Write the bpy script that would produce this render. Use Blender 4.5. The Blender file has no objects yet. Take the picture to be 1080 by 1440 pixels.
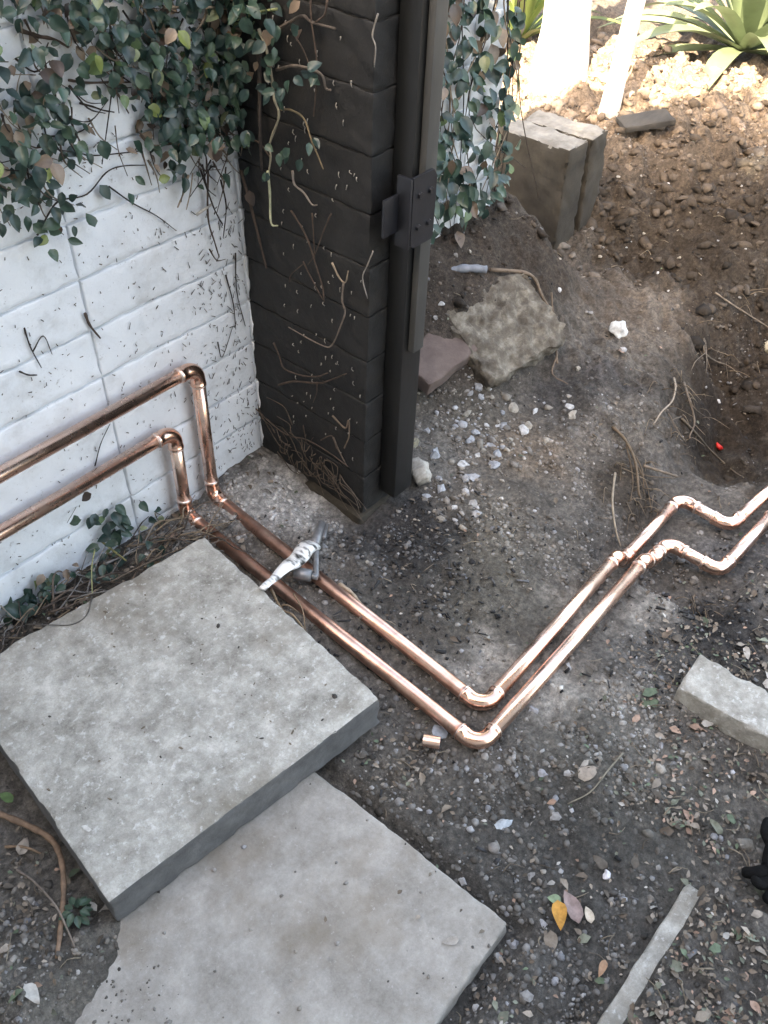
import bpy, bmesh, math, random
import numpy as np
from mathutils import Vector, Matrix, Euler

random.seed(11); RNG = np.random.default_rng(11)
S = bpy.context.scene
COL = S.collection

# ------------------------------------------------------------------ camera
cam = bpy.data.objects.new('camera', bpy.data.cameras.new('camera'))
COL.objects.link(cam); S.camera = cam
cam.data.sensor_fit = 'VERTICAL'; cam.data.sensor_height = 24.0
cam.data.lens = 1280.0 * 24.0 / 1440.0
cam.data.clip_start = 0.02; cam.data.clip_end = 500
yaw, pitch, roll = math.radians(39.9), math.radians(43.5), math.radians(1.3)
fwd = Vector((math.cos(yaw) * math.cos(pitch), math.sin(yaw) * math.cos(pitch), -math.sin(pitch)))
rgt = Vector((math.sin(yaw), -math.cos(yaw), 0)); upv = rgt.cross(fwd)
r2 = rgt * math.cos(roll) + upv * math.sin(roll); u2 = -rgt * math.sin(roll) + upv * math.cos(roll)
cam.matrix_world = Matrix(((r2.x, u2.x, -fwd.x, -1.245), (r2.y, u2.y, -fwd.y, -1.47), (r2.z, u2.z, -fwd.z, 1.6), (0, 0, 0, 1)))

# ------------------------------------------------------------------ sky, sun, exposure
SUN_EL = math.radians(40)
sun_dir = Vector((-0.966 * math.cos(SUN_EL), -0.257 * math.cos(SUN_EL), math.sin(SUN_EL)))   # from the ground towards the sun
W = bpy.data.worlds.new('World'); S.world = W; W.use_nodes = True
wn = W.node_tree.nodes; bg = wn['Background']
sky = wn.new('ShaderNodeTexSky'); sky.sky_type = 'NISHITA'; sky.sun_disc = False
sky.sun_elevation = SUN_EL; sky.sun_rotation = math.atan2(sun_dir.x, sun_dir.y)
sky.air_density = 1.0; sky.dust_density = 4.0; sky.ozone_density = 1.0
W.node_tree.links.new(sky.outputs[0], bg.inputs[0]); bg.inputs[1].default_value = 0.15
sl = bpy.data.lights.new('sun', 'SUN'); sl.energy = 5.0; sl.angle = math.radians(0.53); sl.color = (1, 0.93, 0.82)
so = bpy.data.objects.new('sun', sl); COL.objects.link(so)
so.rotation_euler = (-sun_dir).to_track_quat('-Z', 'Y').to_euler()
S.view_settings.view_transform = 'Standard'; S.view_settings.look = 'None'
S.view_settings.gamma = 1; S.view_settings.use_curve_mapping = False
S.view_settings.exposure = 3.2
S.view_settings.use_white_balance = True; S.view_settings.white_balance_temperature = 8400; S.view_settings.white_balance_tint = 10
S.render.engine = 'CYCLES'
S.cycles.max_bounces = 8

# ------------------------------------------------------------------ terrain shape
# <terrain>
def _hash(xi, yi, s):
    h = (xi.astype(np.int64) * 374761393 + yi.astype(np.int64) * 668265263 + s * 974634847) & 0xffffffff
    h = ((h ^ (h >> 13)) * 1274126177) & 0xffffffff
    h = (h ^ (h >> 16)) & 0xffff
    return h / 65535.0
def vnoise(x, y, s=0):
    x = np.asarray(x, float); y = np.asarray(y, float)
    xi = np.floor(x); yi = np.floor(y); fx = x - xi; fy = y - yi
    fx = fx * fx * (3 - 2 * fx); fy = fy * fy * (3 - 2 * fy)
    a = _hash(xi, yi, s); b = _hash(xi + 1, yi, s); c = _hash(xi, yi + 1, s); d = _hash(xi + 1, yi + 1, s)
    return (a + (b - a) * fx) * (1 - fy) + (c + (d - c) * fx) * fy - 0.5
def fbm(x, y, s=0, o=4):
    r = 0; a = 1.0; f = 1.0
    for i in range(o):
        r = r + a * vnoise(np.asarray(x) * f, np.asarray(y) * f, s + i * 17); a *= 0.5; f *= 2.03
    return r
def sst(a, b, v):
    t = np.clip((np.asarray(v, float) - a) / (b - a), 0, 1); return t * t * (3 - 2 * t)
def gau(x, y, cx, cy, rx, ry):
    return np.exp(-(((x - cx) / rx) ** 2 + ((y - cy) / ry) ** 2))
def box_mask(x, y, x0, x1, y0, y1, e):
    return sst(x0 - e, x0, x) * (1 - sst(x1, x1 + e, x)) * sst(y0 - e, y0, y) * (1 - sst(y1, y1 + e, y))
def ground_height(x, y):
    x = np.asarray(x, float); y = np.asarray(y, float)
    far = sst(3.0, 6.0, np.hypot(x, y))
    bank = sst(1.35, 2.3, x + 0.3 * y) * 0.25
    mound = sst(0.3, 0.72, x) * (1 - sst(1.05, 1.40, x)) * sst(-0.42, 0.03, y) * 0.36
    back = sst(0.05, 0.4, y) * sst(0.3, 0.8, x) * 0.22
    z = np.maximum(np.maximum(bank, mound), back)
    rough = sst(0.55, 1.0, x)
    z = z + rough * (1 - far) * ((0.06 + 0.05 * sst(1.2, 1.7, x)) * fbm(x * 3.1, y * 3.1, 5) + (0.05 + 0.05 * sst(1.2, 1.7, x)) * np.abs(fbm(x * 9, y * 9, 9)) + 0.02 * fbm(x * 24, y * 24, 19, 3))
    z = z + 0.026 * fbm(x * 4.2 + 3, y * 4.2, 2) * (1 - 0.5 * far) + 0.012 * fbm(x * 17, y * 17, 3)
    z = z - (0.30 + 0.10 * fbm(x * 6, y * 6, 13, 3)) * np.clip(1.25 * gau(x, y, 1.42, -0.88 + 0.07 * np.sin(x * 5), 0.58, 0.21), 0, 1)
    dug = box_mask(x, y, 0.315, 0.82, -1.17, -0.875, 0.05); z = z * (1 - dug) + (-0.068 + 0.25 * z) * dug
    z = z + 0.06 * gau(x, y, 0.70, -1.32, 0.16, 0.09)
    z = z + 0.03 * gau(x, y, -0.10, -0.10, 0.16, 0.14) - 0.012 * gau(x, y, 0.0, -0.42, 0.14, 0.14) - 0.022 * gau(x, y, -0.05, -0.25, 0.05, 0.12)
    z = z + 0.03 * gau(x, y, -0.55, -0.10, 0.35, 0.08)
    pave_a = box_mask(x, y, -1.06, -0.40, -0.82, -0.20, 0.05); pave_b = box_mask(x, y, -1.20, -0.59, -1.25, -0.69, 0.035)
    pave_c = box_mask(x, y, -1.0, -0.33, -2.1, -1.42, 0.02)
    z = np.where(pave_a > 0, np.minimum(z, z * (1 - pave_a) + 0.0 * pave_a), z)
    z = z * (1 - pave_b) + (-0.03) * pave_b
    z = z * (1 - pave_c) + (0.0) * pave_c
    z = z + 0.052 * box_mask(x, y, -0.90, -0.315, -2.1, -1.462, 0.012) * (1 + 0.5 * fbm(x * 20, y * 20, 77, 3))
    z = z + (0.085 + 0.035 * fbm(x * 14, y * 14, 55, 3)) * gau(x, y, -1.19, -0.715, 0.19, 0.085) + 0.045 * gau(x, y, -1.22, -0.98, 0.06, 0.2)
    run = sst(0.10, 0.03, np.abs(y + 0.955)) * (1 - sst(0.28, 0.40, x)) * sst(-0.5, -0.38, x)
    z = z * (1 - run) + np.minimum(z, 0.0) * run
    return z
# </terrain>

# ------------------------------------------------------------------ helpers
def link(o, parent=None):
    COL.objects.link(o)
    if parent is not None: o.parent = parent
    return o
def tag(o, label, cat=None, group=None, kind=None):
    if label: o['label'] = label
    if cat: o['category'] = cat
    if group: o['group'] = group
    if kind: o['kind'] = kind
    return o
def thing(name, label, cat, loc=(0, 0, 0), rotz=0.0, group=None):
    o = bpy.data.objects.new(name, None); o.empty_display_size = 0.05
    o.location = loc; o.rotation_euler = (0, 0, rotz)
    return tag(link(o), label, cat, group)
class MB:
    def __init__(s): s.v = []; s.f = []; s.c = []; s.n = 0
    def add(s, v, f, col=None):
        v = np.asarray(v, float).reshape(-1, 3)
        s.v.append(v); s.f.extend([tuple(int(i) + s.n for i in q) for q in f]); s.n += len(v)
        c = np.ones((len(v), 4)); 
        if col is not None: c[:, :3] = col
        s.c.append(c); return s
    def mesh(s, name, m, smooth=True, wcol=True):
        me = bpy.data.meshes.new(name); me.from_pydata(np.concatenate(s.v).tolist(), [], s.f)
        if wcol:
            a = me.color_attributes.new('Col', 'FLOAT_COLOR', 'POINT'); a.data.foreach_set('color', np.concatenate(s.c).ravel())
        me.materials.append(m)
        if smooth: me.polygons.foreach_set('use_smooth', [True] * len(me.polygons))
        me.update(); return me
    def build(s, name, m, parent=None, smooth=True):
        return link(bpy.data.objects.new(name, s.mesh(name, m, smooth)), parent)
def fast_mesh(name, V, Fc, m, cols=None, smooth=False):
    """V (n,3), Fc (k,3|4) arrays"""
    me = bpy.data.meshes.new(name); V = np.ascontiguousarray(V, dtype=np.float32); Fc = np.ascontiguousarray(Fc, dtype=np.int32)
    k, q = Fc.shape
    me.vertices.add(len(V)); me.vertices.foreach_set('co', V.ravel())
    me.loops.add(k * q); me.loops.foreach_set('vertex_index', Fc.ravel())
    me.polygons.add(k); me.polygons.foreach_set('loop_start', np.arange(0, k * q, q, dtype=np.int32))
    if smooth: me.polygons.foreach_set('use_smooth', np.ones(k, dtype=bool))
    me.update(calc_edges=True)
    if cols is not None:
        a = me.color_attributes.new('Col', 'FLOAT_COLOR', 'POINT')
        c = np.ones((len(V), 4), np.float32); c[:, :3] = cols; a.data.foreach_set('color', c.ravel())
    me.materials.append(m); me.validate(); return me
def smooth_path(P, n=6):
    P = [np.array(p, float) for p in P]
    if len(P) < 3: return P
    out = []
    Q = [2 * P[0] - P[1]] + P + [2 * P[-1] - P[-2]]
    for i in range(1, len(Q) - 2):
        a, b, c, d = Q[i - 1], Q[i], Q[i + 1], Q[i + 2]
        for k in range(n):
            t = k / n
            out.append(0.5 * ((2 * b) + (-a + c) * t + (2 * a - 5 * b + 4 * c - d) * t * t + (-a + 3 * b - 3 * c + d) * t ** 3))
    out.append(P[-1]); return out
def tube_geo(P, R, n=8, cap=True):
    P = [np.array(p, float) for p in P]; m = len(P)
    if np.isscalar(R): R = [R] * m
    T = []
    for i in range(m):
        t = P[min(i + 1, m - 1)] - P[max(i - 1, 0)]; T.append(t / (np.linalg.norm(t) + 1e-9))
    ref = np.array([0, 0, 1.0]) if abs(T[0][2]) < 0.9 else np.array([1.0, 0, 0])
    a = np.cross(T[0], ref); a /= np.linalg.norm(a); V = []; Fc = []
    for i in range(m):
        a = a - T[i] * (a @ T[i]); a /= (np.linalg.norm(a) + 1e-9); b = np.cross(T[i], a)
        for k in range(n):
            th = 2 * math.pi * k / n; V.append(P[i] + R[i] * (math.cos(th) * a + math.sin(th) * b))
    for i in range(m - 1):
        for k in range(n):
            Fc.append((i * n + k, i * n + (k + 1) % n, (i + 1) * n + (k + 1) % n, (i + 1) * n + k))
    if cap: Fc.append(tuple(range(n - 1, -1, -1))); Fc.append(tuple((m - 1) * n + k for k in range(n)))
    return V, Fc
def wig(P, amp, rng=RNG):
    return [np.array(p, float) + rng.normal(0, amp, 3) for p in P]
def add_stem(mb, P, r0, r1, col=None, n=6, amp=0.0, sub=5):
    Q = smooth_path(wig(P, amp) if amp else P, sub); k = len(Q)
    R = [(r0 + (r1 - r0) * i / max(1, k - 1)) * (1 + 0.12 * math.sin(i * 1.7)) for i in range(k)]
    V, Fc = tube_geo(Q, R, n); mb.add(V, Fc, col)
def box_mesh(name, size, m, cuts=0, bevel=0.004, rough=0.0, chip=0.0, seed=1, origin=(0, 0, 0)):
    """a box with rounded, slightly uneven edges; base centre at origin"""
    bm = bmesh.new(); bmesh.ops.create_cube(bm, size=1)
    for v in bm.verts: v.co = Vector((v.co.x * size[0], v.co.y * size[1], (v.co.z + 0.5) * size[2]))
    if bevel: bmesh.ops.bevel(bm, geom=list(bm.edges), offset=bevel, segments=2, affect='EDGES', profile=0.6)
    if cuts:
        L = max(size) / cuts
        for ax in range(3):
            k = int(round(size[ax] / L))
            for i in range(1, max(k, 2)):
                no = Vector((0, 0, 0)); no[ax] = 1; co = Vector((0, 0, 0)); lo = -size[ax] / 2 if ax < 2 else 0
                co[ax] = lo + size[ax] * i / max(k, 2)
                bmesh.ops.bisect_plane(bm, geom=list(bm.verts) + list(bm.edges) + list(bm.faces), plane_co=co, plane_no=no)
    if rough or chip:
        co = np.array([v.co[:] for v in bm.verts]); bm.normal_update()
        nn = np.array([v.normal[:] for v in bm.verts])
        h = fbm(co[:, 0] * 40 + co[:, 2] * 31 + seed, co[:, 1] * 40 - co[:, 2] * 23, seed, 3) * rough
        e = np.sort(np.stack([size[0] / 2 - np.abs(co[:, 0]), size[1] / 2 - np.abs(co[:, 1]), np.minimum(co[:, 2], size[2] - co[:, 2])], 1), 1)
        near = np.exp(-e[:, 1] / 0.008)
        h = h - near * chip * np.clip(fbm(co[:, 0] * 30 + 7, co[:, 1] * 30 + co[:, 2] * 50, seed + 3, 3) + 0.12, 0, 1)
        co = co + nn * h[:, None]
        for v, c in zip(bm.verts, co): v.co = c
    for v in bm.verts: v.co += Vector(origin)
    me = bpy.data.meshes.new(name); bm.to_mesh(me); bm.free(); me.materials.append(m)
    me.polygons.foreach_set('use_smooth', [True] * len(me.polygons))
    try: me.set_sharp_from_angle(angle=math.radians(50))
    except Exception: pass
    return me
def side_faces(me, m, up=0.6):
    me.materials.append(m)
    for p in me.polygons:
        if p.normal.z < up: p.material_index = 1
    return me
def obj(name, me, parent=None, loc=(0, 0, 0), rot=(0, 0, 0)):
    o = bpy.data.objects.new(name, me); o.location = loc; o.rotation_euler = rot; return link(o, parent)

# ------------------------------------------------------------------ materials
def mat(name, ramp, scale=8.0, detail=6, rough=0.85, bump=0.3, bump_scale=60.0, metallic=0.0, attr=False, attr_mix=1.0,
        speck=None, spec=0.5, bump_dist=0.004, trans=0.0, stretch=None, rough_var=0.0, rough_n=None, distort=0.0):
    m = bpy.data.materials.new(name); m.use_nodes = True; nt = m.node_tree; N = nt.nodes; L = nt.links
    nrough = 0.65 if rough_n is None else rough_n
    b = N['Principled BSDF']; geo = N.new('ShaderNodeNewGeometry'); pos = geo.outputs['Position']
    if stretch:
        mp = N.new('ShaderNodeMapping'); mp.inputs['Scale'].default_value = stretch; L.new(pos, mp.inputs[0]); pos = mp.outputs[0]
    nz = N.new('ShaderNodeTexNoise'); nz.inputs['Scale'].default_value = scale; nz.inputs['Detail'].default_value = detail; nz.inputs['Roughness'].default_value = nrough; nz.inputs['Distortion'].default_value = distort
    L.new(pos, nz.inputs['Vector'])
    cr = N.new('ShaderNodeValToRGB'); e = cr.color_ramp.elements
    for i, (p, c) in enumerate(ramp):
        el = e[i] if i < 2 else e.new(p)
        el.position = p; el.color = (*c, 1)
    L.new(nz.outputs[0], cr.inputs[0]); colr = cr.outputs[0]
    if attr:
        at = N.new('ShaderNodeVertexColor'); at.layer_name = 'Col'
        mx = N.new('ShaderNodeMix'); mx.data_type = 'RGBA'; mx.blend_type = 'MULTIPLY'; mx.inputs[0].default_value = attr_mix
        L.new(at.outputs[0], mx.inputs[6]); L.new(colr, mx.inputs[7]); colr = mx.outputs[2]
    for sp in (speck or []):
        sc, th, c, kind = sp
        if kind == 'v':
            t = N.new('ShaderNodeTexVoronoi'); t.inputs['Scale'].default_value = sc; L.new(pos, t.inputs['Vector']); src = t.outputs['Distance']
        else:
            t = N.new('ShaderNodeTexNoise'); t.inputs['Scale'].default_value = sc; t.inputs['Detail'].default_value = 5; t.inputs['Roughness'].default_value = 0.7; L.new(pos, t.inputs['Vector']); src = t.outputs[0]
        r = N.new('ShaderNodeMapRange'); r.inputs[1].default_value = th[0]; r.inputs[2].default_value = th[1]; r.inputs[3].default_value = 0; r.inputs[4].default_value = th[2] if len(th) > 2 else 1
        L.new(src, r.inputs[0])
        mx = N.new('ShaderNodeMix'); mx.data_type = 'RGBA'; L.new(r.outputs[0], mx.inputs[0]); L.new(colr, mx.inputs[6]); mx.inputs[7].default_value = (*c, 1); colr = mx.outputs[2]
    L.new(colr, b.inputs['Base Color'])
    b.inputs['Roughness'].default_value = rough; b.inputs['Metallic'].default_value = metallic; b.inputs['Specular IOR Level'].default_value = spec
    if rough_var:
        rr = N.new('ShaderNodeMapRange'); rr.inputs[3].default_value = rough - rough_var; rr.inputs[4].default_value = rough + rough_var
        n3 = N.new('ShaderNodeTexNoise'); n3.inputs['Scale'].default_value = scale * 1.7; n3.inputs['Detail'].default_value = 4; L.new(pos, n3.inputs['Vector'])
        L.new(n3.outputs[0], rr.inputs[0]); L.new(rr.outputs[0], b.inputs['Roughness'])
    if bump:
        n2 = N.new('ShaderNodeTexNoise'); n2.inputs['Scale'].default_value = bump_scale; n2.inputs['Detail'].default_value = 6; n2.inputs['Roughness'].default_value = 0.7; L.new(pos, n2.inputs['Vector'])
        bp = N.new('ShaderNodeBump'); bp.inputs['Strength'].default_value = bump; bp.inputs['Distance'].default_value = bump_dist
        L.new(n2.outputs[0], bp.inputs['Height']); L.new(bp.outputs[0], b.inputs['Normal'])
    if trans:
        tr = N.new('ShaderNodeBsdfTranslucent'); L.new(colr, tr.inputs[0]); ms = N.new('ShaderNodeMixShader'); ms.inputs[0].default_value = trans
        L.new(b.outputs[0], ms.inputs[1]); L.new(tr.outputs[0], ms.inputs[2]); L.new(ms.outputs[0], N['Material Output'].inputs[0])
    return m
G3 = lambda v, w=0.0: (v * (1 + w), v, v * (1 - w))
M_WHITE = mat('white_paint', [(0.25, (0.50, 0.515, 0.53)), (0.45, (0.70, 0.735, 0.77)), (0.75, (0.75, 0.785, 0.82))], 9, 7, 0.75, 0.35, 55, bump_dist=0.006,
              speck=[(95, (0.655, 0.70, 0.8), (0.10, 0.085, 0.07), 'n'), (38, (0.63, 0.73, 0.7), (0.22, 0.20, 0.17), 'n'), (6, (0.52, 0.75, 0.45), (0.36, 0.345, 0.32), 'n'), (160, (0.66, 0.71, 0.7), (0.10, 0.09, 0.08), 'n')])
M_MORTAR = mat('white_mortar', [(0.3, (0.55, 0.56, 0.57)), (0.7, (0.72, 0.75, 0.78))], 20, 5, 0.9, 0.5, 90)
M_DARK = mat('black_paint', [(0.3, (0.0066, 0.0070, 0.0076)), (0.7, (0.0155, 0.0160, 0.0165))], 12, 6, 0.75, 0.6, 45, bump_dist=0.005,
             speck=[(140, (0.70, 0.74, 0.6), (0.14, 0.125, 0.11), 'n'), (7, (0.55, 0.75, 0.6), (0.030, 0.025, 0.020), 'n'), (60, (0.64, 0.76, 0.45), (0.060, 0.056, 0.052), 'n')])
M_DARKMORT = mat('dark_mortar', [(0.3, (0.010, 0.0095, 0.009)), (0.7, (0.028, 0.026, 0.024))], 25, 5, 0.9, 0.4, 90)
M_FOOT = mat('footing_concrete', [(0.3, (0.022, 0.019, 0.014)), (0.7, (0.065, 0.055, 0.042))], 18, 6, 0.95, 0.6, 60)
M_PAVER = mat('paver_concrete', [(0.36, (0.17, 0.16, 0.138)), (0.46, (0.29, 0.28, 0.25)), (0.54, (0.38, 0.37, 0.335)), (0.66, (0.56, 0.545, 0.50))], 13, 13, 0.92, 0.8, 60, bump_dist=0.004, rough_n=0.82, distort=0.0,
              speck=[(3.4, (0.47, 0.66, 0.75), (0.185, 0.160, 0.125), 'n'), (11, (0.56, 0.70, 0.5), (0.16, 0.145, 0.125), 'n'), (90, (0.62, 0.72, 0.55), (0.13, 0.12, 0.11), 'n'), (60, (0.56, 0.68, 0.6), (0.62, 0.62, 0.60), 'n'), (21, (0.68, 0.73, 0.7), (0.09, 0.085, 0.08), 'n')])
M_PAVER2 = mat('worn_paver_concrete', [(0.34, (0.19, 0.172, 0.148)), (0.5, (0.30, 0.28, 0.252)), (0.66, (0.42, 0.395, 0.36))], 9, 13, 0.9, 0.6, 70, bump_dist=0.003, rough_n=0.8, distort=0.0,
              speck=[(3.2, (0.52, 0.70, 0.7), (0.19, 0.155, 0.115), 'n'), (34, (0.70, 0.75, 0.6), (0.13, 0.115, 0.10), 'n'), (110, (0.60, 0.72, 0.4), (0.52, 0.51, 0.5), 'n')])
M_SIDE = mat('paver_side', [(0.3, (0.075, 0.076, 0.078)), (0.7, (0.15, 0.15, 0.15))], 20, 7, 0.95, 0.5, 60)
M_OLDCONC = mat('old_concrete', [(0.30, (0.06, 0.048, 0.037)), (0.5, (0.13, 0.112, 0.09)), (0.75, (0.32, 0.295, 0.245))], 26, 8, 0.95, 0.9, 45, bump_dist=0.01,
              speck=[(30, (0.60, 0.68, 0.6), (0.09, 0.075, 0.055), 'n')])
M_BLOCK = mat('shaded_concrete', [(0.3, (0.018, 0.015, 0.011)), (0.7, (0.055, 0.047, 0.037))], 9, 7, 0.95, 0.6, 40, speck=[(5, (0.5, 0.7, 0.5), (0.06, 0.05, 0.035), 'n')])  # shade on the upright slab faces is put into this dark colour
M_DUSTLITTOP = mat('dusty_lit_top', [(0.3, (0.11, 0.10, 0.088)), (0.7, (0.25, 0.235, 0.21))], 20, 7, 0.95, 0.6, 50)  # dust plus the lit look of the slab tops, put into the colour
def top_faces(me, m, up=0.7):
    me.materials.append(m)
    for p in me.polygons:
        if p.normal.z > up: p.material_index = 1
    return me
M_BRICK = mat('red_brick', [(0.3, (0.095, 0.068, 0.060)), (0.7, (0.155, 0.115, 0.10))], 22, 6, 0.95, 0.4, 70, speck=[(55, (0.68, 0.73, 0.6), (0.35, 0.33, 0.3), 'n')])
M_SOIL = mat('soil', [(0.30, (0.35, 0.35, 0.35)), (0.5, (1.0, 1.0, 1.0)), (0.72, (2.1, 2.05, 2.0))], 70, 12, 0.97, 1.0, 110, attr=True, bump_dist=0.012, spec=0.2, rough_n=0.75, speck=[(190, (0.63, 0.70, 0.45), (0.26, 0.245, 0.22), 'n'), (130, (0.62, 0.70, 0.55), (0.03, 0.027, 0.024), 'n')])
M_STONE = mat('stones', [(0.3, (0.65, 0.65, 0.65)), (0.7, (1.2, 1.2, 1.2))], 90, 5, 0.92, 0.5, 120, attr=True, spec=0.25)
M_LITTER = mat('litter', [(0.3, (0.7, 0.7, 0.7)), (0.7, (1.25, 1.25, 1.25))], 80, 4, 0.8, 0.2, 150, attr=True, spec=0.3)
M_STEM = mat('stems', [(0.3, (0.6, 0.6, 0.6)), (0.7, (1.3, 1.3, 1.3))], 60, 5, 0.85, 0.5, 150, attr=True, spec=0.3)
M_IVY = mat('ivy_leaf', [(0.3, (0.75, 0.75, 0.75)), (0.7, (1.25, 1.25, 1.25))], 40, 4, 0.36, 0.15, 90, attr=True, spec=0.5, trans=0.12)
M_STRAP = mat('strap_leaf', [(0.3, (0.8, 0.8, 0.8)), (0.7, (1.2, 1.2, 1.2))], 8, 4, 0.45, 0.1, 60, attr=True, trans=0.18)
M_COPPER = mat('copper', [(0.28, (0.74, 0.46, 0.37)), (0.40, (0.90, 0.61, 0.50)), (0.7, (0.97, 0.74, 0.63))], 16, 8, 0.27, 0.06, 60, metallic=1.0, rough_var=0.12, bump_dist=0.001,
               speck=[(28, (0.66, 0.78, 0.4), (0.36, 0.21, 0.16), 'n')])
M_COPPER_DULL = mat('dusty_copper', [(0.28, (0.40, 0.22, 0.165)), (0.45, (0.66, 0.39, 0.30)), (0.7, (0.86, 0.58, 0.47))], 18, 9, 0.34, 0.08, 60, metallic=1.0, rough_var=0.14, bump_dist=0.001, speck=[(60, (0.58, 0.72, 0.45), (0.20, 0.14, 0.11), 'n')])
M_COPPER2 = mat('fitting_copper', [(0.3, (0.82, 0.48, 0.36)), (0.7, (0.98, 0.68, 0.55))], 30, 6, 0.20, 0.12, 60, metallic=1.0, rough_var=0.08)
M_SOLDER = mat('solder', [(0.3, (0.75, 0.56, 0.48)), (0.7, (0.9, 0.8, 0.75))], 60, 4, 0.28, 0.3, 120, metallic=1.0)
M_POST = mat('olive_black_steel', [(0.3, (0.0085, 0.009, 0.0095)), (0.7, (0.017, 0.018, 0.0185))], 18, 6, 0.42, 0.15, 60, stretch=(1, 1, .35))
M_BAR = mat('olive_steel_bar', [(0.3, (0.042, 0.042, 0.041)), (0.7, (0.072, 0.072, 0.069))], 14, 6, 0.5, 0.1, 60, stretch=(1, 1, .3))
M_HINGE = mat('black_steel', [(0.3, (0.008, 0.009, 0.012)), (0.7, (0.014, 0.015, 0.020))], 30, 5, 0.45, 0.1, 90)
M_GREYMETAL = mat('grey_metal', [(0.3, (0.16, 0.165, 0.17)), (0.7, (0.30, 0.30, 0.31))], 40, 5, 0.45, 0.2, 120, metallic=0.6)
M_TUBEWHITE = mat('creased_white_tube', [(0.38, (0.03, 0.03, 0.03)), (0.44, (0.35, 0.35, 0.34)), (0.50, (0.78, 0.78, 0.76))], 38, 3, 0.4, 0.5, 60, bump_dist=0.006, stretch=(1.0, 0.35, 1.0))
M_BLUEGREY = mat('blue_grey_plastic', [(0.3, (0.12, 0.135, 0.16)), (0.7, (0.25, 0.27, 0.31))], 40, 5, 0.6, 0.3, 100)
M_RED = mat('red_plastic', [(0.3, (0.55, 0.02, 0.02)), (0.7, (0.72, 0.04, 0.03))], 40, 4, 0.4, 0.1, 100)
M_BLACKCLOTH = mat('black_glove_knit', [(0.3, (0.004, 0.004, 0.004)), (0.7, (0.010, 0.010, 0.010))], 60, 5, 0.95, 0.6, 300, spec=0.1)
M_BARK = mat('pale_bark', [(0.3, (0.38, 0.33, 0.27)), (0.55, (0.62, 0.57, 0.50)), (0.8, (0.72, 0.68, 0.62))], 14, 7, 0.9, 0.7, 35, bump_dist=0.01, stretch=(1, 1, .25))
M_BOARD = mat('weathered_dark_board', [(0.3, (0.02, 0.018, 0.016)), (0.7, (0.05, 0.045, 0.04))], 20, 6, 0.85, 0.4, 60, stretch=(.3, 1, 1))
M_RENDER = mat('shade_house_render', [(0.3, (0.36, 0.34, 0.31)), (0.7, (0.46, 0.44, 0.41))], 3, 5, 0.9, 0.3, 40)
M_ROOF = mat('roof_tile', [(0.3, (0.10, 0.07, 0.06)), (0.7, (0.18, 0.12, 0.10))], 6, 5, 0.9, 0.4, 30)
M_GLASS = mat('window_glass', [(0.3, (0.02, 0.025, 0.03)), (0.7, (0.03, 0.035, 0.04))], 3, 2, 0.08, 0)
M_CROWN = mat('tree_leaf', [(0.3, (0.8, 0.8, 0.8)), (0.7, (1.2, 1.2, 1.2))], 6, 3, 0.5, 0, attr=True, trans=0.25)

# ------------------------------------------------------------------ ground sheet
def spaced(lo, hi, step, outer):
    mid = np.arange(lo, hi + 1e-6, step); out = []; s = step; p = hi
    while p < outer: s *= 1.16; p += s; out.append(p)
    outL = []; s = step; p = lo
    while p > -outer: s *= 1.16; p -= s; outL.append(p)
    return np.concatenate([np.array(outL[::-1]), mid, np.array(out)])
gx = spaced(-1.45, 2.9, 0.0075, 90); gy = spaced(-2.05, 1.0, 0.0075, 90)
X, Y = np.meshgrid(gx, gy, indexing='ij')
Zg = ground_height(X, Y)
Zg = Zg + 0.0045 * fbm(X * 60, Y * 60, 31, 2) + 0.007 * np.abs(fbm(X * 30, Y * 30, 37, 3))
under = box_mask(X, Y, 0.02, 0.5, -0.35, 0.2, 0.01)
Vg = np.stack([X, Y, Zg], -1).reshape(-1, 3)
nx, ny = len(gx), len(gy)
ii = (np.arange(nx - 1)[:, None] * ny + np.arange(ny - 1)[None, :]).ravel()
Fg = np.stack([ii, ii + ny, ii + ny + 1, ii + 1], 1)
SOIL_BASE = np.array((0.135, 0.123, 0.110))
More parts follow.
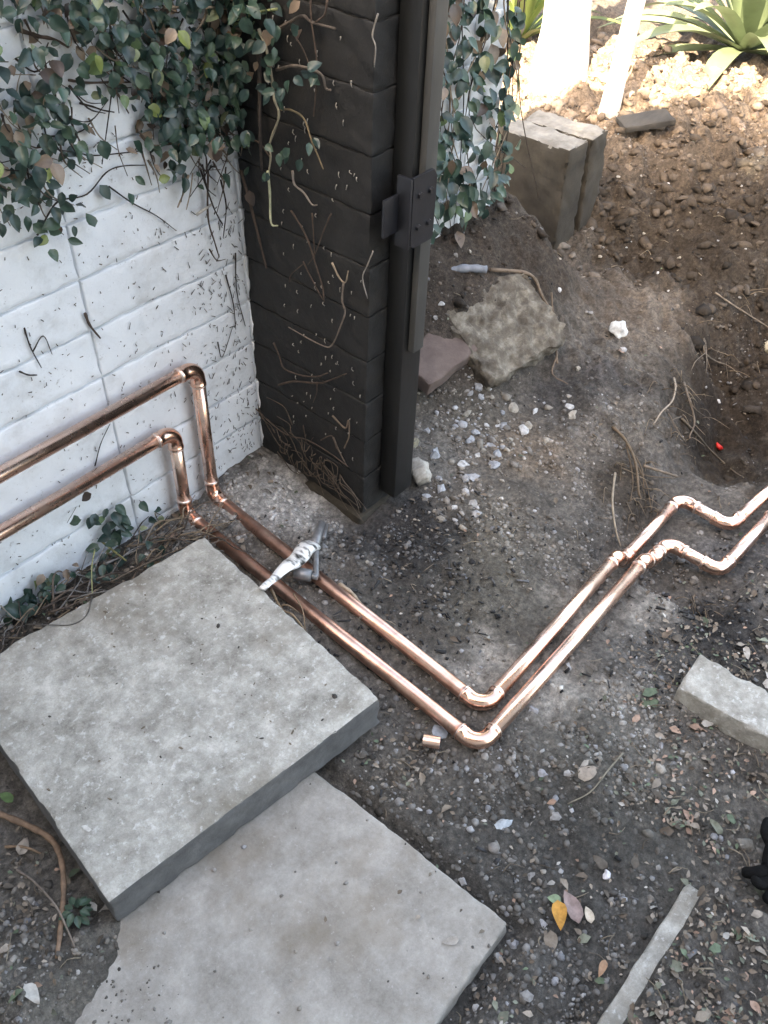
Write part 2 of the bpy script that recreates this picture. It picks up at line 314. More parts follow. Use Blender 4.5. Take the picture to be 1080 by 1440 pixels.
BLOBS = [  # centre, radius, colour, strength : patches of different earth
    ((1.384,-0.455,0.010), 0.22, (0.27, 0.225, 0.185), 0.9), ((1.750,-0.331,0.058), 0.2, (0.085, 0.070, 0.056), 0.7), ((1.271,-0.296,0.050), 0.12, (0.10, 0.08, 0.065), 0.7),
    ((0.496,-0.523,-0.014), 0.13, (0.17, 0.135, 0.105), 0.8), ((0.504,-0.263,0.047), 0.12, (0.13, 0.115, 0.095), 0.6), ((0.142,-0.656,0.006), 0.10, (0.15, 0.135, 0.11), 0.7),
    ((0.003,-0.475,-0.011), 0.14, (0.022, 0.022, 0.024), 0.85), ((-0.041,-0.322,-0.029), 0.10, (0.035, 0.033, 0.033), 0.7), ((-0.084,-0.635,-0.003), 0.12, (0.035, 0.034, 0.034), 0.6),
    ((0.005,-0.815,0.007), 0.16, (0.11, 0.102, 0.085), 0.7), ((0.234,-1.205,-0.013), 0.12, (0.020, 0.020, 0.022), 0.85), ((-0.001,-1.148,0.016), 0.10, (0.06, 0.06, 0.062), 0.6),
    ((-0.186,-1.141,0.008), 0.14, (0.36, 0.335, 0.30), 0.85), ((-0.129,-0.984,-0.002), 0.07, (0.36, 0.335, 0.30), 0.8), ((0.167,-1.006,-0.011), 0.09, (0.36, 0.335, 0.30), 0.85), ((-0.140,-0.881,-0.006), 0.06, (0.36, 0.335, 0.30), 0.8),
    ((-0.109,-0.164,0.020), 0.12, (0.36, 0.355, 0.35), 0.9), ((-0.171,-0.073,0.031), 0.08, (0.40, 0.395, 0.385), 0.9), ((-0.341,0.009,-0.001), 0.10, (0.30, 0.295, 0.285), 0.7),
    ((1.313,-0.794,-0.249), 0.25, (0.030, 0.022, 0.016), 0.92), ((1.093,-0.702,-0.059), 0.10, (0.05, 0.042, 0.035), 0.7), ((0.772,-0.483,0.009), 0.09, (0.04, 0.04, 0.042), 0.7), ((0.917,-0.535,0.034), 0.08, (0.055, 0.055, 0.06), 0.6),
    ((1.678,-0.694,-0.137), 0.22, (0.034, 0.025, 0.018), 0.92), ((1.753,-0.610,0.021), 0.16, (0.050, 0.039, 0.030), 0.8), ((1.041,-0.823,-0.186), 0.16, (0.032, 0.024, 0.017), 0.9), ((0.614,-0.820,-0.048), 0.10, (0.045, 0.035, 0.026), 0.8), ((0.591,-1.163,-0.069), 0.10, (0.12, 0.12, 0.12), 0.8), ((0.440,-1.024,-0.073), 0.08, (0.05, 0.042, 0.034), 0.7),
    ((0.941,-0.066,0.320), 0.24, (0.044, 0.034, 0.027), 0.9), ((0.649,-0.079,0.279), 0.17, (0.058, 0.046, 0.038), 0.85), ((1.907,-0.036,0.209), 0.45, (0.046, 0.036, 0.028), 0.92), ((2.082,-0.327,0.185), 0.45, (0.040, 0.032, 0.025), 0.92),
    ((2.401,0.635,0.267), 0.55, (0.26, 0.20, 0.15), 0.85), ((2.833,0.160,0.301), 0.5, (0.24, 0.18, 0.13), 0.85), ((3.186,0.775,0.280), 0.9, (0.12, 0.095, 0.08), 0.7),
    ((-0.947,-0.859,-0.032), 0.12, (0.075, 0.07, 0.06), 0.7), ((-1.125,-0.643,0.037), 0.2, (0.14, 0.128, 0.112), 0.8), ((-0.706,-0.075,0.030), 0.15, (0.06, 0.05, 0.04), 0.7),
    ((-0.354,-1.134,0.002), 0.15, (0.085, 0.08, 0.07), 0.6), ((-0.245,-1.287,0.009), 0.2, (0.075, 0.072, 0.062), 0.6), ((-0.530,-0.924,-0.010), 0.12, (0.08, 0.07, 0.058), 0.6), ((-0.587,-1.289,-0.000), 0.25, (0.062, 0.06, 0.056), 0.7),
]
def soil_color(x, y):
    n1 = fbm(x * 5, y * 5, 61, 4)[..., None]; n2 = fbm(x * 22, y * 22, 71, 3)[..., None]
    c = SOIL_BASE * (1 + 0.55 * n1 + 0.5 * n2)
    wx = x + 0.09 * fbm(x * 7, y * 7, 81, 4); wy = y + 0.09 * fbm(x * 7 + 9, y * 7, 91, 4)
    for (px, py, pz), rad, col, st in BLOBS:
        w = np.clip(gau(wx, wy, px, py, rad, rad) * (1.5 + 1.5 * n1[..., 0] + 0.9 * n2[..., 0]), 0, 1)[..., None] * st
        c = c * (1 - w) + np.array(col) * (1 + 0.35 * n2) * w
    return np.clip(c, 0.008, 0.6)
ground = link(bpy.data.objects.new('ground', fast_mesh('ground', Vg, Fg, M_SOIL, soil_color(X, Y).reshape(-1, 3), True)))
tag(ground, None, None, None, 'structure')

# ------------------------------------------------------------------ unseen building added behind the camera to cast the shade
bdir = Vector((-math.cos(yaw), -math.sin(yaw), 0)); tdir = Vector((math.sin(yaw), -math.cos(yaw), 0))
hc = Vector((-1.245, -1.47, 0)) + bdir * 1.6
shade_house = thing('shade_house', 'tall rendered building added out of view to shade the yard', 'shade_house', hc, yaw - math.pi / 2)   # local x = tdir
EAVE = 4.5
obj('wall', box_mesh('shade_house_wall', (7.5, 5.0, EAVE), M_RENDER, bevel=0.01, origin=(-1.2, -2.5, -0.05)), shade_house)
rb = MB(); x0, x1 = -5.1, 2.75
rb.add([(x0, 0.25, EAVE - .12), (x1, 0.25, EAVE - .12), (x1, -2.5, EAVE + 1.0), (x0, -2.5, EAVE + 1.0), (x1, -5.25, EAVE - .12), (x0, -5.25, EAVE - .12),
        (x0, 0.25, EAVE + .02), (x1, 0.25, EAVE + .02), (x1, -2.5, EAVE + 1.15), (x0, -2.5, EAVE + 1.15), (x1, -5.25, EAVE + .02), (x0, -5.25, EAVE + .02)],
       [(0, 1, 2, 3), (3, 2, 4, 5), (6, 9, 8, 7), (9, 11, 10, 8), (0, 6, 7, 1), (5, 4, 10, 11), (0, 3, 9, 6), (3, 5, 11, 9), (1, 7, 8, 2), (2, 8, 10, 4)])
rb.build('roof', M_ROOF, shade_house, False)
for wx in (-3.2, 0.6):
    wnd = obj('window', box_mesh('window', (1.2, 0.08, 1.3), M_BAR, bevel=0.004), shade_house, (wx, 0.0, 2.6))
    obj('pane', box_mesh('pane', (1.08, 0.02, 1.18), M_GLASS, bevel=0.0), wnd, (0, 0.045, 0.06))

# ------------------------------------------------------------------ white block wall with ivy, and the dark pier
PITCH = 0.1135; Z0 = 0.022 - PITCH; NROW = 14; BL = 0.418
wall = thing('block_wall', 'white painted block wall behind the copper pipes', 'wall', (0, 0, 0))
core = box_mesh('mortar_bed', (3.90, 0.14, PITCH * NROW), M_MORTAR, bevel=0.0, origin=(-0.968, 0.079, Z0))
obj('mortar', core, wall)
blk = [box_mesh('wall_block', (BL - 0.003, 0.16, PITCH - 0.007), M_WHITE, cuts=26, bevel=0.004, rough=0.005, chip=0.004, seed=s, origin=(0, 0.08, 0.0045)) for s in (1, 2, 3)]
blk_s = box_mesh('short_block', (0.148, 0.16, PITCH - 0.009), M_WHITE, cuts=12, bevel=0.004, rough=0.0035, chip=0.004, seed=5, origin=(0, 0.08, 0.0045))
for rI in range(NROW):
    obj('wall_block', blk_s, wall, (0.836 + 0.074, 0, Z0 + rI * PITCH))
    for k in range(-7, 2):
        obj('wall_block', blk[(rI * 3 + k) % 3], wall, (k * BL + BL * 0.5 - 0.002, 0.001 * RNG.normal(), Z0 + rI * PITCH))
pier = thing('block_pier', 'black painted block pier projecting from the white wall', 'pier', (0, 0, 0)); pier.rotation_euler.x = math.radians(1.3)
obj('mortar', box_mesh('pier_mortar', (0.110, 0.362, PITCH * NROW - 0.004), M_DARKMORT, bevel=0.0, origin=(0.060, -0.172, Z0)), pier)
pb = [box_mesh('pier_block', (0.118, 0.370, PITCH - 0.0035), M_DARK, cuts=36, bevel=0.0025, rough=0.005, chip=0.004, seed=s + 20, origin=(0.060, -0.174, 0.0035)) for s in (1, 2, 3)]
for rI in range(1, NROW):
    obj('pier_block', pb[rI % 3], pier, (0, 0.001 * RNG.normal(), Z0 + rI * PITCH))
obj('footing', box_mesh('footing', (0.145, 0.375, 0.16), M_FOOT, cuts=30, bevel=0.006, rough=0.008, chip=0.02, seed=33, origin=(0.060, -0.172, -0.150)), pier)

# gate post, bar and hinge plate at the end of the pier
post = thing('gate_post', 'dark steel gate post bolted to the end of the black pier', 'post', (0, 0.016, 0)); post.rotation_euler.x = math.radians(1.3)
obj('tube', box_mesh('post_tube', (0.066, 0.05, 1.7), M_POST, bevel=0.005, origin=(0.092, -0.402, 0.062)), post)
obj('flat_bar', box_mesh('flat_bar', (0.034, 0.016, 1.3), M_BAR, bevel=0.002, origin=(0.090, -0.4375, 0.50)), post)
hng = bpy.data.objects.new('hinge', None); link(hng, post); hng.location = (0.072, -0.4475, 0.765)
hp = MB()
def plate(pts, y0, y1):
    n = len(pts); V = [(x, y0, z) for x, z in pts] + [(x, y1, z) for x, z in pts]
    return V, [tuple(range(n)), tuple(range(2 * n - 1, n - 1, -1))] + [(i, i + n, (i + 1) % n + n, (i + 1) % n) for i in range(n)]
V, Fc = plate([(-0.042, 0.008), (-0.032, 0.0), (0.022, 0.0), (0.028, 0.008), (0.028, 0.128), (0.018, 0.142), (-0.042, 0.142)], 0.0, -0.006)
hp.add(V, Fc); hp.build('plate', M_HINGE, hng, False)
obj('flange', box_mesh('flange', (0.006, 0.034, 0.140), M_HINGE, bevel=0.001, origin=(-0.0455, 0.012, 0.001)), hng)
obj('wall_leaf', box_mesh('wall_leaf', (0.045, 0.006, 0.075), M_HINGE, bevel=0.001, origin=(-0.066, 0.026, 0.03)), hng)
bmh = bmesh.new(); bmesh.ops.create_cone(bmh, cap_ends=True, segments=6, radius1=0.007, radius2=0.006, depth=0.006)
bolt = bpy.data.meshes.new('bolt'); bmh.to_mesh(bolt); bmh.free(); bolt.materials.append(M_HINGE)
for bx, bz in ((-0.022, 0.105), (0.010, 0.105), (-0.022, 0.04), (0.010, 0.04)):
    obj('bolt', bolt, hng, (bx, -0.008, bz), (math.pi / 2, 0, 0))

# ------------------------------------------------------------------ pavers and concrete pieces
pa = thing('concrete_paver', 'thick pale square concrete paver lying on top of another by the pipes', 'paver', (-0.704, -0.464, 0.016), math.radians(-6.9))
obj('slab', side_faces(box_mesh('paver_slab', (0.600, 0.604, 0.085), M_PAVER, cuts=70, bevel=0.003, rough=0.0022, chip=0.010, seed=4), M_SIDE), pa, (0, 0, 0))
pbv = thing('concrete_paver', 'smooth grey paver lying flush with the soil below the thick one', 'paver', (-0.90, -0.955, -0.036), math.radians(1.2))
obj('slab', box_mesh('worn_paver', (0.60, 0.56, 0.05), M_PAVER2, cuts=60, bevel=0.005, rough=0.0015, chip=0.012, seed=8), pbv)
pc = thing('concrete_paver', 'pale paver edge half buried under leaf litter', 'paver', (-0.645, -1.727, -0.012), 0)
obj('slab', box_mesh('buried_paver', (0.62, 0.60, 0.045), M_PAVER, cuts=50, bevel=0.005, rough=0.0025, chip=0.012, seed=9), pc)
cp_ = tag(obj('concrete_piece', box_mesh('concrete_piece', (0.108, 0.36, 0.066), M_PAVER, cuts=40, bevel=0.004, rough=0.004, chip=0.02, seed=12), None, (0.069, -1.398, -0.006), (math.radians(2), 0, math.radians(3.5))),
          'pale broken strip of concrete lying beside the black mulch', 'concrete piece')
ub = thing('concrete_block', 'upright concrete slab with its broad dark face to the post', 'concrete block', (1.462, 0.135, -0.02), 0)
obj('slab', top_faces(box_mesh('upright_slab', (0.125, 0.29, 0.445), M_BLOCK, cuts=32, bevel=0.006, rough=0.005, chip=0.03, seed=14), M_DUSTLITTOP), ub)
ub2 = tag(obj('concrete_block', top_faces(box_mesh('leaning_slab', (0.118, 0.28, 0.455), M_BLOCK, cuts=32, bevel=0.006, rough=0.006, chip=0.035, seed=15), M_DUSTLITTOP), None, (1.606, 0.126, -0.03), (0, math.radians(-2.4), math.radians(2.5))),
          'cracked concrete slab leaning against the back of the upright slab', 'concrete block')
chunk_p = np.array((0.755,-0.219,0.160))
bmc = bmesh.new(); bmesh.ops.create_icosphere(bmc, subdivisions=4, radius=1)
def rock_mesh(name, size, m, seed, sub=3, amp=0.25, flat=0.0):
    bm = bmesh.new(); bmesh.ops.create_icosphere(bm, subdivisions=sub, radius=1)
    co = np.array([v.co[:] for v in bm.verts]); rg = np.random.default_rng(seed)
    for k in range(9):
        d = rg.normal(0, 1, 3); d /= np.linalg.norm(d); h = rg.uniform(0.4, 0.85)
        s = co @ d; co = co - np.outer(np.clip(s - h, 0, None) * 0.85, d)
    n = fbm(co[:, 0] * 2.5 + co[:, 2] * 1.3 + seed, co[:, 1] * 2.5 - co[:, 2] * 2.1, seed, 4)
    co = co * (1 + amp * n)[:, None] * np.array(size)
    for v, c in zip(bm.verts, co): v.co = c
    me = bpy.data.meshes.new(name); bm.to_mesh(me); bm.free(); me.materials.append(m)
    me.polygons.foreach_set('use_smooth', [True] * len(me.polygons))
    return me
ck = tag(obj('concrete_chunk', box_mesh('concrete_chunk', (0.32, 0.26, 0.11), M_OLDCONC, cuts=38, bevel=0.010, rough=0.018, chip=0.075, seed=41), None,
         chunk_p + np.array((0.02, 0.02, -0.075)), (math.radians(33), math.radians(-7), math.radians(-12))), 'rough broken lump of old concrete tilted on the soil behind the post', 'concrete chunk')
bk_p = np.array((0.529,-0.165,0.123))
bk = tag(obj('red_brick', box_mesh('red_brick', (0.24, 0.135, 0.05), M_BRICK, cuts=20, bevel=0.005, rough=0.003, chip=0.015, seed=17), None,
         bk_p + np.array((0.01, 0.0, -0.012)), (math.radians(16), math.radians(-5), math.radians(-2))), 'dusky red brick lying against the rough concrete lump', 'brick')

# ------------------------------------------------------------------ copper pipes
RP = 0.0158
def pipe_run(P, label, fr=0.03, offc=()):
    P = [np.array(p, float) for p in P]
    t = thing('copper_pipe', label, 'pipe', P[2])
    org = P[2]
    def fillet(a, b, c, r):
        u = (a - b) / np.linalg.norm(a - b); w = (c - b) / np.linalg.norm(c - b); th = math.acos(np.clip(u @ w, -1, 1)); d = r / math.tan(th / 2)
        d = min(d, 0.46 * np.linalg.norm(a - b), 0.46 * np.linalg.norm(c - b)); r = d * math.tan(th / 2)
        bis = (u + w) / np.linalg.norm(u + w); cen = b + bis * (r / math.sin(th / 2)); s = b + u * d; e = b + w * d
        out = []; v0 = s - cen; v1 = e - cen; phi = math.acos(np.clip(v0 @ v1 / (np.linalg.norm(v0) * np.linalg.norm(v1)), -1, 1))
        for k in range(11):
            q = k / 10; out.append(cen + (math.sin((1 - q) * phi) * v0 + math.sin(q * phi) * v1) / math.sin(phi))
        return s, e, out, u, w
    start = P[0]
    for i in range(1, len(P)):
        if i < len(P) - 1:
            s, e, arc, u, w = fillet(P[i - 1], P[i], P[i + 1], fr)
            end = s
        else: end = P[i]
        mb = MB(); V, Fc = tube_geo([start - org, (start + end) / 2 - org, end - org], RP, 28); mb.add(V, Fc); mb.build('tube', M_COPPER_DULL if i == 3 else M_COPPER, t)
        if i < len(P) - 1:
            cup = 0.018
            c0 = min(cup, np.linalg.norm(P[i - 1] - s) * 0.4); c1 = min(cup, np.linalg.norm(P[i + 1] - e) * 0.4)
            path = [s + u * (c0 + .001), s + u * c0, s + u * c0 * .72, s + u * c0 * .68] + arc + [e + w * c1 * .68, e + w * c1 * .72, e + w * c1, e + w * (c1 + .001)]
            rad = [RP + .0004, RP + .0026, RP + .0028, RP + .0019] + [RP + .0019] * len(arc) + [RP + .0019, RP + .0028, RP + .0026, RP + .0004]
            mb = MB(); V, Fc = tube_geo([p - org for p in path], rad, 28); mb.add(V, Fc); el = mb.build('elbow', M_COPPER2, t)
            for q, dr in ((s + u * c0, u), (e + w * c1, w)):
                mb = MB(); V, Fc = tube_geo([q - dr * .0012 - org, q - org, q + dr * .0022 - org, q + dr * .0045 - org], [RP + .0022, RP + .0031, RP + .0026, RP + .0003], 24); mb.add(V, Fc); mb.build('solder_ring', M_SOLDER, el)
            start = e
    return t
pipe_run([(-2.4, -0.035, 0.411), (-0.205, -0.035, 0.411), (-0.213, -0.037, 0.024), (-0.274, -0.937, 0.018), (0.292, -0.924, 0.020), (0.330, -0.924, -0.030), (0.647, -0.919, -0.036), (0.633, -1.068, -0.036), (0.95, -1.10, -0.03), (1.6, -1.16, -0.02)],
         'copper pipe that runs higher on the white wall and turns at the inner corner')
pipe_run([(-2.4, -0.035, 0.279), (-0.295, -0.035, 0.279), (-0.303, -0.038, 0.022), (-0.352, -0.985, 0.017), (0.322, -0.980, 0.020), (0.362, -0.980, -0.014), (0.452, -0.984, -0.016), (0.462, -1.122, -0.030), (0.75, -1.135, -0.03), (1.4, -1.20, -0.03)],
         'copper pipe that runs lower on the white wall and turns at the outer corner')
off = thing('copper_offcut', 'short copper tube offcut lying beside the pipe corner', 'pipe offcut', (-0.405, -0.905, 0.014), math.radians(-60))
mb = MB(); V, Fc = tube_geo([(-0.017, 0, 0), (0.017, 0, 0)], 0.0125, 24, False); mb.add(V, Fc)
V, Fc = tube_geo([(0.017, 0, 0), (-0.017, 0, 0)], 0.0113, 24, False); mb.add(V, Fc)
mb.build('tube', M_COPPER, off)

# ------------------------------------------------------------------ tools by the wall pipes
tp = thing('paste_tube', 'crumpled white paste tube with black marks lying across both pipes', 'tube', (-0.261,-0.374,0.045), 0)
a = np.array((-0.403,-0.424,0.112)); b_ = np.array((-0.190,-0.370,0.050)); org = np.array(tp.location)
mb = MB(); V = []; n = 12; m = 16
ax = (b_ - a); L_ = np.linalg.norm(ax); ax /= L_; sd = np.cross(ax, (0, 0, 1.0)); sd /= np.linalg.norm(sd); nn = np.cross(sd, ax)
for i in range(m):
    q = i / (m - 1); wd = 0.009 + 0.013 * sst(0.1, 0.75, q); th = 0.0035 + 0.009 * sst(0.25, 0.85, q)
    cc = a + ax * L_ * q + nn * 0.003 * math.sin(q * 17) + sd * 0.002 * math.sin(q * 11 + 1)
    for k in range(n):
        f = 2 * math.pi * k / n; wr = 1 + 0.18 * math.sin(3 * f + q * 13) * math.sin(q * 9)
        V.append(cc + sd * wd * math.cos(f) * wr + nn * th * math.sin(f) * wr - org)
mb.add(V, [(i * n + k, i * n + (k + 1) % n, (i + 1) * n + (k + 1) % n, (i + 1) * n + k) for i in range(m - 1) for k in range(n)] + [tuple(range(n - 1, -1, -1)), tuple((m - 1) * n + k for k in range(n))])
mb.build('body', M_TUBEWHITE, tp)
mb = MB(); V, Fc = tube_geo([b_ - org, b_ + ax * .006 - org, b_ + ax * .0062 - org, b_ + ax * .022 - org], [.017, .012, .0085, .008], 14); mb.add(V, Fc); mb.build('cap', M_GREYMETAL, tp)
ct = thing('pipe_cutter', 'small grey metal pipe cutter beside the crumpled white tube', 'hand tool', (-0.249,-0.415,0.045), 0)
org = np.array(ct.location)
def seg(name, p, q, r0, r1, m, n=14, parent=ct, o=None):
    mb = MB(); V, Fc = tube_geo([np.array(p) - org, (np.array(p) * .98 + np.array(q) * .02) - org, (np.array(p) * .02 + np.array(q) * .98) - org, np.array(q) - org], [r0 * .86, r0, r1, r1 * .86], n); mb.add(V, Fc); return mb.build(name, m, parent)
seg('screw', (-0.178,-0.369,0.045), (-0.258,-0.445,0.045), .0068, .0072, M_GREYMETAL)
seg('jaw', (-0.262,-0.435,0.046), (-0.282,-0.399,0.046), .0145, .0155, M_GREYMETAL, 8)
seg('neck', (-0.256,-0.449,0.046), (-0.264,-0.430,0.046), .007, .008, M_GREYMETAL)
seg('handle', (-0.114,-0.324,0.038), (-0.184,-0.370,0.045), .010, .0125, M_GREYMETAL, 10)
seg('handle_wing', (-0.105,-0.333,0.030), (-0.151,-0.367,0.040), .005, .006, M_GREYMETAL)

# ------------------------------------------------------------------ small named odds and ends
def rest(p, dz=0): return (p[0], p[1], float(ground_height(p[0], p[1])) + dz)
bp_ = np.array((0.729,-0.089,0.295))
o = thing('plastic_strip', 'blue grey strip of plastic lying on the soil above the concrete lump', 'plastic strip', bp_)
mb = MB(); add_stem(mb, [(-0.062, 0.050, -0.002), (-0.02, 0.018, 0.004), (0.02, -0.018, 0.005), (0.055, -0.052, 0.0)], .013, .011, None, 10); mb.build('strip', M_BLUEGREY, o)
rp_ = np.array((1.253,-0.811,-0.295))
mb = MB(); V, Fc = tube_geo([(0, 0, -.002), (0, 0, .001), (0.002, 0, .005), (0.003, 0, .006)], [.012, .016, .015, .011], 7); mb.add(V, Fc)
o = mb.build('plastic_scrap', M_RED, None); o.location = rp_ + np.array((0, 0, .008)); o.rotation_euler = (0.7, -0.4, 0.3); tag(o, 'small red scrap of plastic lying in the trench', 'plastic scrap')
bd = tag(obj('dark_board', box_mesh('dark_board', (0.20, 0.10, 0.025), M_BOARD, cuts=16, bevel=0.003, rough=0.003, chip=0.01, seed=3), None, np.array((2.083,0.094,0.277)) + np.array((0.02, -0.02, 0.02)), (math.radians(4), math.radians(-6), math.radians(-38))), 'dark weathered board lying at the edge of the sunlit soil', 'board')

# black glove at the right edge of the yard
gl = thing('work_glove', 'black work glove lying on the leaf litter near the buried paver', 'glove', (-0.209,-1.518,0.030), 0)
go = np.array(gl.location); gb = bpy.data.meshes.new('glove')
def gpt(px): return np.array(px) - go
pts = [gpt((-0.195,-1.523,0.035)), gpt((-0.136,-1.539,0.035)), gpt((-0.071,-1.554,0.040))]
roots = [gpt((-0.223,-1.525,0.035)), gpt((-0.234,-1.537,0.030)), gpt((-0.239,-1.550,0.030)), gpt((-0.237,-1.564,0.030)), gpt((-0.174,-1.512,0.035))]
tips = [[gpt((-0.246,-1.511,0.035)), gpt((-0.254,-1.491,0.025))], [gpt((-0.258,-1.526,0.032)), gpt((-0.265,-1.512,0.045))], [gpt((-0.265,-1.551,0.030)), gpt((-0.281,-1.544,0.030))], [gpt((-0.264,-1.571,0.030)), gpt((-0.282,-1.570,0.025))], [gpt((-0.159,-1.492,0.035)), gpt((-0.124,-1.486,0.030))]]
vs = list(pts); es = [(0, 1), (1, 2)]; rad = [.030, .027, .034]
for rt, tl in zip(roots, tips):
    i = len(vs); vs += [rt] + tl; es += [(0, i), (i, i + 1), (i + 1, i + 2)]; rad += [.0135, .0125, .010]
gb.from_pydata([tuple(v) for v in vs], es, []); gb.materials.append(M_BLACKCLOTH)
g_o = link(bpy.data.objects.new('glove_body', gb), gl)
sk = g_o.modifiers.new('skin', 'SKIN'); sk.use_smooth_shade = True
for i, v in enumerate(gb.skin_vertices[0].data): v.radius = (rad[i], rad[i] * .75); v.use_root = (i == 0)
g_o.modifiers.new('sub', 'SUBSURF').levels = 2; g_o.modifiers['sub'].render_levels = 2

# ------------------------------------------------------------------ scattered stones
ico = bmesh.new(); bmesh.ops.create_icosphere(ico, subdivisions=1, radius=1)
IV = np.array([v.co[:] for v in ico.verts]); IF = np.array([[v.index for v in f.verts] for f in ico.faces]); ico.free()
def in_box(x, y, x0, x1, y0, y1): return (x > x0) & (x < x1) & (y > y0) & (y < y1)
def blocked(x, y):
    cx, cy = x + 0.704, y + 0.464; c, s = math.cos(math.radians(-6.7)), math.sin(math.radians(-6.7))
    lx, ly = cx * c + cy * s, -cx * s + cy * c
    b = (np.abs(lx) < 0.306) & (np.abs(ly) < 0.308)
    b |= in_box(x, y, -0.03, 0.15, -0.41, 0.5) | ((y > -0.004) & (x < 1.03)) | in_box(x, y, 1.39, 1.66, 0.0, 0.28)
    b |= in_box(x, y, 0.015, 0.123, -1.6, -1.21) | in_box(x, y, -0.96, -0.345, -1.457, -1.42)
    return b
def on_paver_b(x, y): return in_box(x, y, -1.20, -0.60, -1.235, -0.72) & (ground_height(x, y) < 0.011)
def visible_region(x, y):   # only the part of the yard the photograph shows, with a margin
    dx, dy = x + 1.245, y + 1.47; f = dx * math.cos(yaw) + dy * math.sin(yaw); r = dx * math.sin(yaw) - dy * math.cos(yaw)
    return (f > 0.12) & (np.abs(r) < 0.85 + 0.33 * f) & (f < 5.2)
def scatter(n, dens, x0=-1.75, x1=3.0, y0=-2.05, y1=1.6):
    out = []; tot = 0
    while tot < n:
        x = RNG.uniform(x0, x1, n * 3); y = RNG.uniform(y0, y1, n * 3)
        k = visible_region(x, y) & ~blocked(x, y) & (RNG.uniform(0, 1, n * 3) < dens(x, y))
        out.append(np.stack([x[k], y[k]], 1)); tot += k.sum()
    return np.concatenate(out)[:n]
def near(x, y): return 1 - 0.72 * sst(1.3, 2.4, (x + 1.245) * math.cos(yaw) + (y + 1.47) * math.sin(yaw))
def rand_rot(n):
    q = RNG.normal(0, 1, (n, 4)); q /= np.linalg.norm(q, axis=1, keepdims=True); w, x, y, z = q.T
    return np.stack([1 - 2 * (y * y + z * z), 2 * (x * y - z * w), 2 * (x * z + y * w), 2 * (x * y + z * w), 1 - 2 * (x * x + z * z), 2 * (y * z - x * w),
                     2 * (x * z - y * w), 2 * (y * z + x * w), 1 - 2 * (x * x + y * y)], 1).reshape(n, 3, 3)
def stones(name, P, size, cols, flat=0.65, jit=(0.68, 1.18)):
    n = len(P); B = IV[None] * RNG.uniform(jit[0], jit[1], (n, len(IV), 1)) * RNG.uniform(0.6, 1.15, (n, 1, 3))
    B = np.einsum('nij,nkj->nki', rand_rot(n), B); B[:, :, 2] *= flat
    V = B * size[:, None, None]; z = ground_height(P[:, 0], P[:, 1]); z = np.where(on_paver_b(P[:, 0], P[:, 1]), 0.014, z)
    z = np.where(in_box(P[:, 0], P[:, 1], -0.95, -0.335, -2.0, -1.427), np.maximum(z, 0.033), z)
    V[:, :, 0] += P[:, None, 0]; V[:, :, 1] += P[:, None, 1]; V[:, :, 2] += (z + size * flat * 0.25)[:, None]
    Fc = (IF[None] + (np.arange(n) * len(IV))[:, None, None]).reshape(-1, 3)
    C_ = np.repeat(cols, len(IV), 0)
    o = link(bpy.data.objects.new(name, fast_mesh(name, V.reshape(-1, 3), Fc, M_STONE, C_, False)))
    return o
def d_gravel(x, y):
    d = 0.25 + 1.7 * fbm(x * 5, y * 5, 101, 3)
    d = d + 0.8 * gau(x, y, 0.55, -0.32, 0.25, 0.2) + 0.6 * gau(x, y, -0.1, -0.15, 0.2, 0.2) + 0.3 * gau(x, y, -0.3, -1.3, 0.5, 0.3)
    return np.clip(d, 0.03, 1) * np.where(on_paver_b(x, y), 0.02, 1) * near(x, y)
def pick_cols(P, table, wts, soilmix=0.45):
    t = np.array(table)[RNG.choice(len(table), len(P), p=np.array(wts) / np.sum(wts))]
    s = soil_color(P[:, 0], P[:, 1]); c = t * (1 - soilmix) + s * 1.5 * soilmix
    return np.clip(c * RNG.uniform(0.6, 1.5, (len(P), 1)), 0.01, 0.6)
ST_COL = [(0.11, 0.105, 0.10), (0.17, 0.16, 0.15), (0.25, 0.245, 0.24), (0.42, 0.42, 0.42), (0.12, 0.095, 0.075), (0.05, 0.048, 0.047), (0.30, 0.32, 0.36)]
P = scatter(37000, d_gravel); sz = np.clip(0.0026 * RNG.pareto(2.2, len(P)) + 0.0020, 0, 0.009); sz = np.where(on_paver_b(P[:, 0], P[:, 1]), np.minimum(sz, .003), sz)
tag(stones('gravel', P, sz, pick_cols(P, ST_COL, [4, 4, 3, 1.3, 3.5, 4, .9], 0.62)), 'loose grey gravel and crumbs of soil over the yard', 'gravel', None, 'stuff')
def d_clod(x, y):
    return np.clip(0.16 + sst(0.9, 1.6, x + 0.3 * y) + sst(.5, .9, x) * sst(-.3, 0, y) - 1.2 * gau(x, y, 1.35, -0.35, 0.25, 0.2), 0, 1) * (1 - 0.8 * sst(3.0, 3.6, x)) * (~on_paver_b(x, y))
P = scatter(13000, d_clod); sz = np.clip((0.0042 + .006 * sst(1.2, 2.0, P[:, 0])) * RNG.pareto(2.3, len(P)) + 0.0022, 0, 0.032); sz = np.where(P[:, 0] < .6, np.minimum(sz, .011), sz)
tag(stones('soil_clods', P, sz, np.clip(soil_color(P[:, 0], P[:, 1]) * RNG.uniform(0.45, 1.9, (len(P), 1)), 0.008, .4), 0.75, (0.35, 1.35)), 'brown crumbly clods of dug soil on the bank', 'soil clods', None, 'stuff')

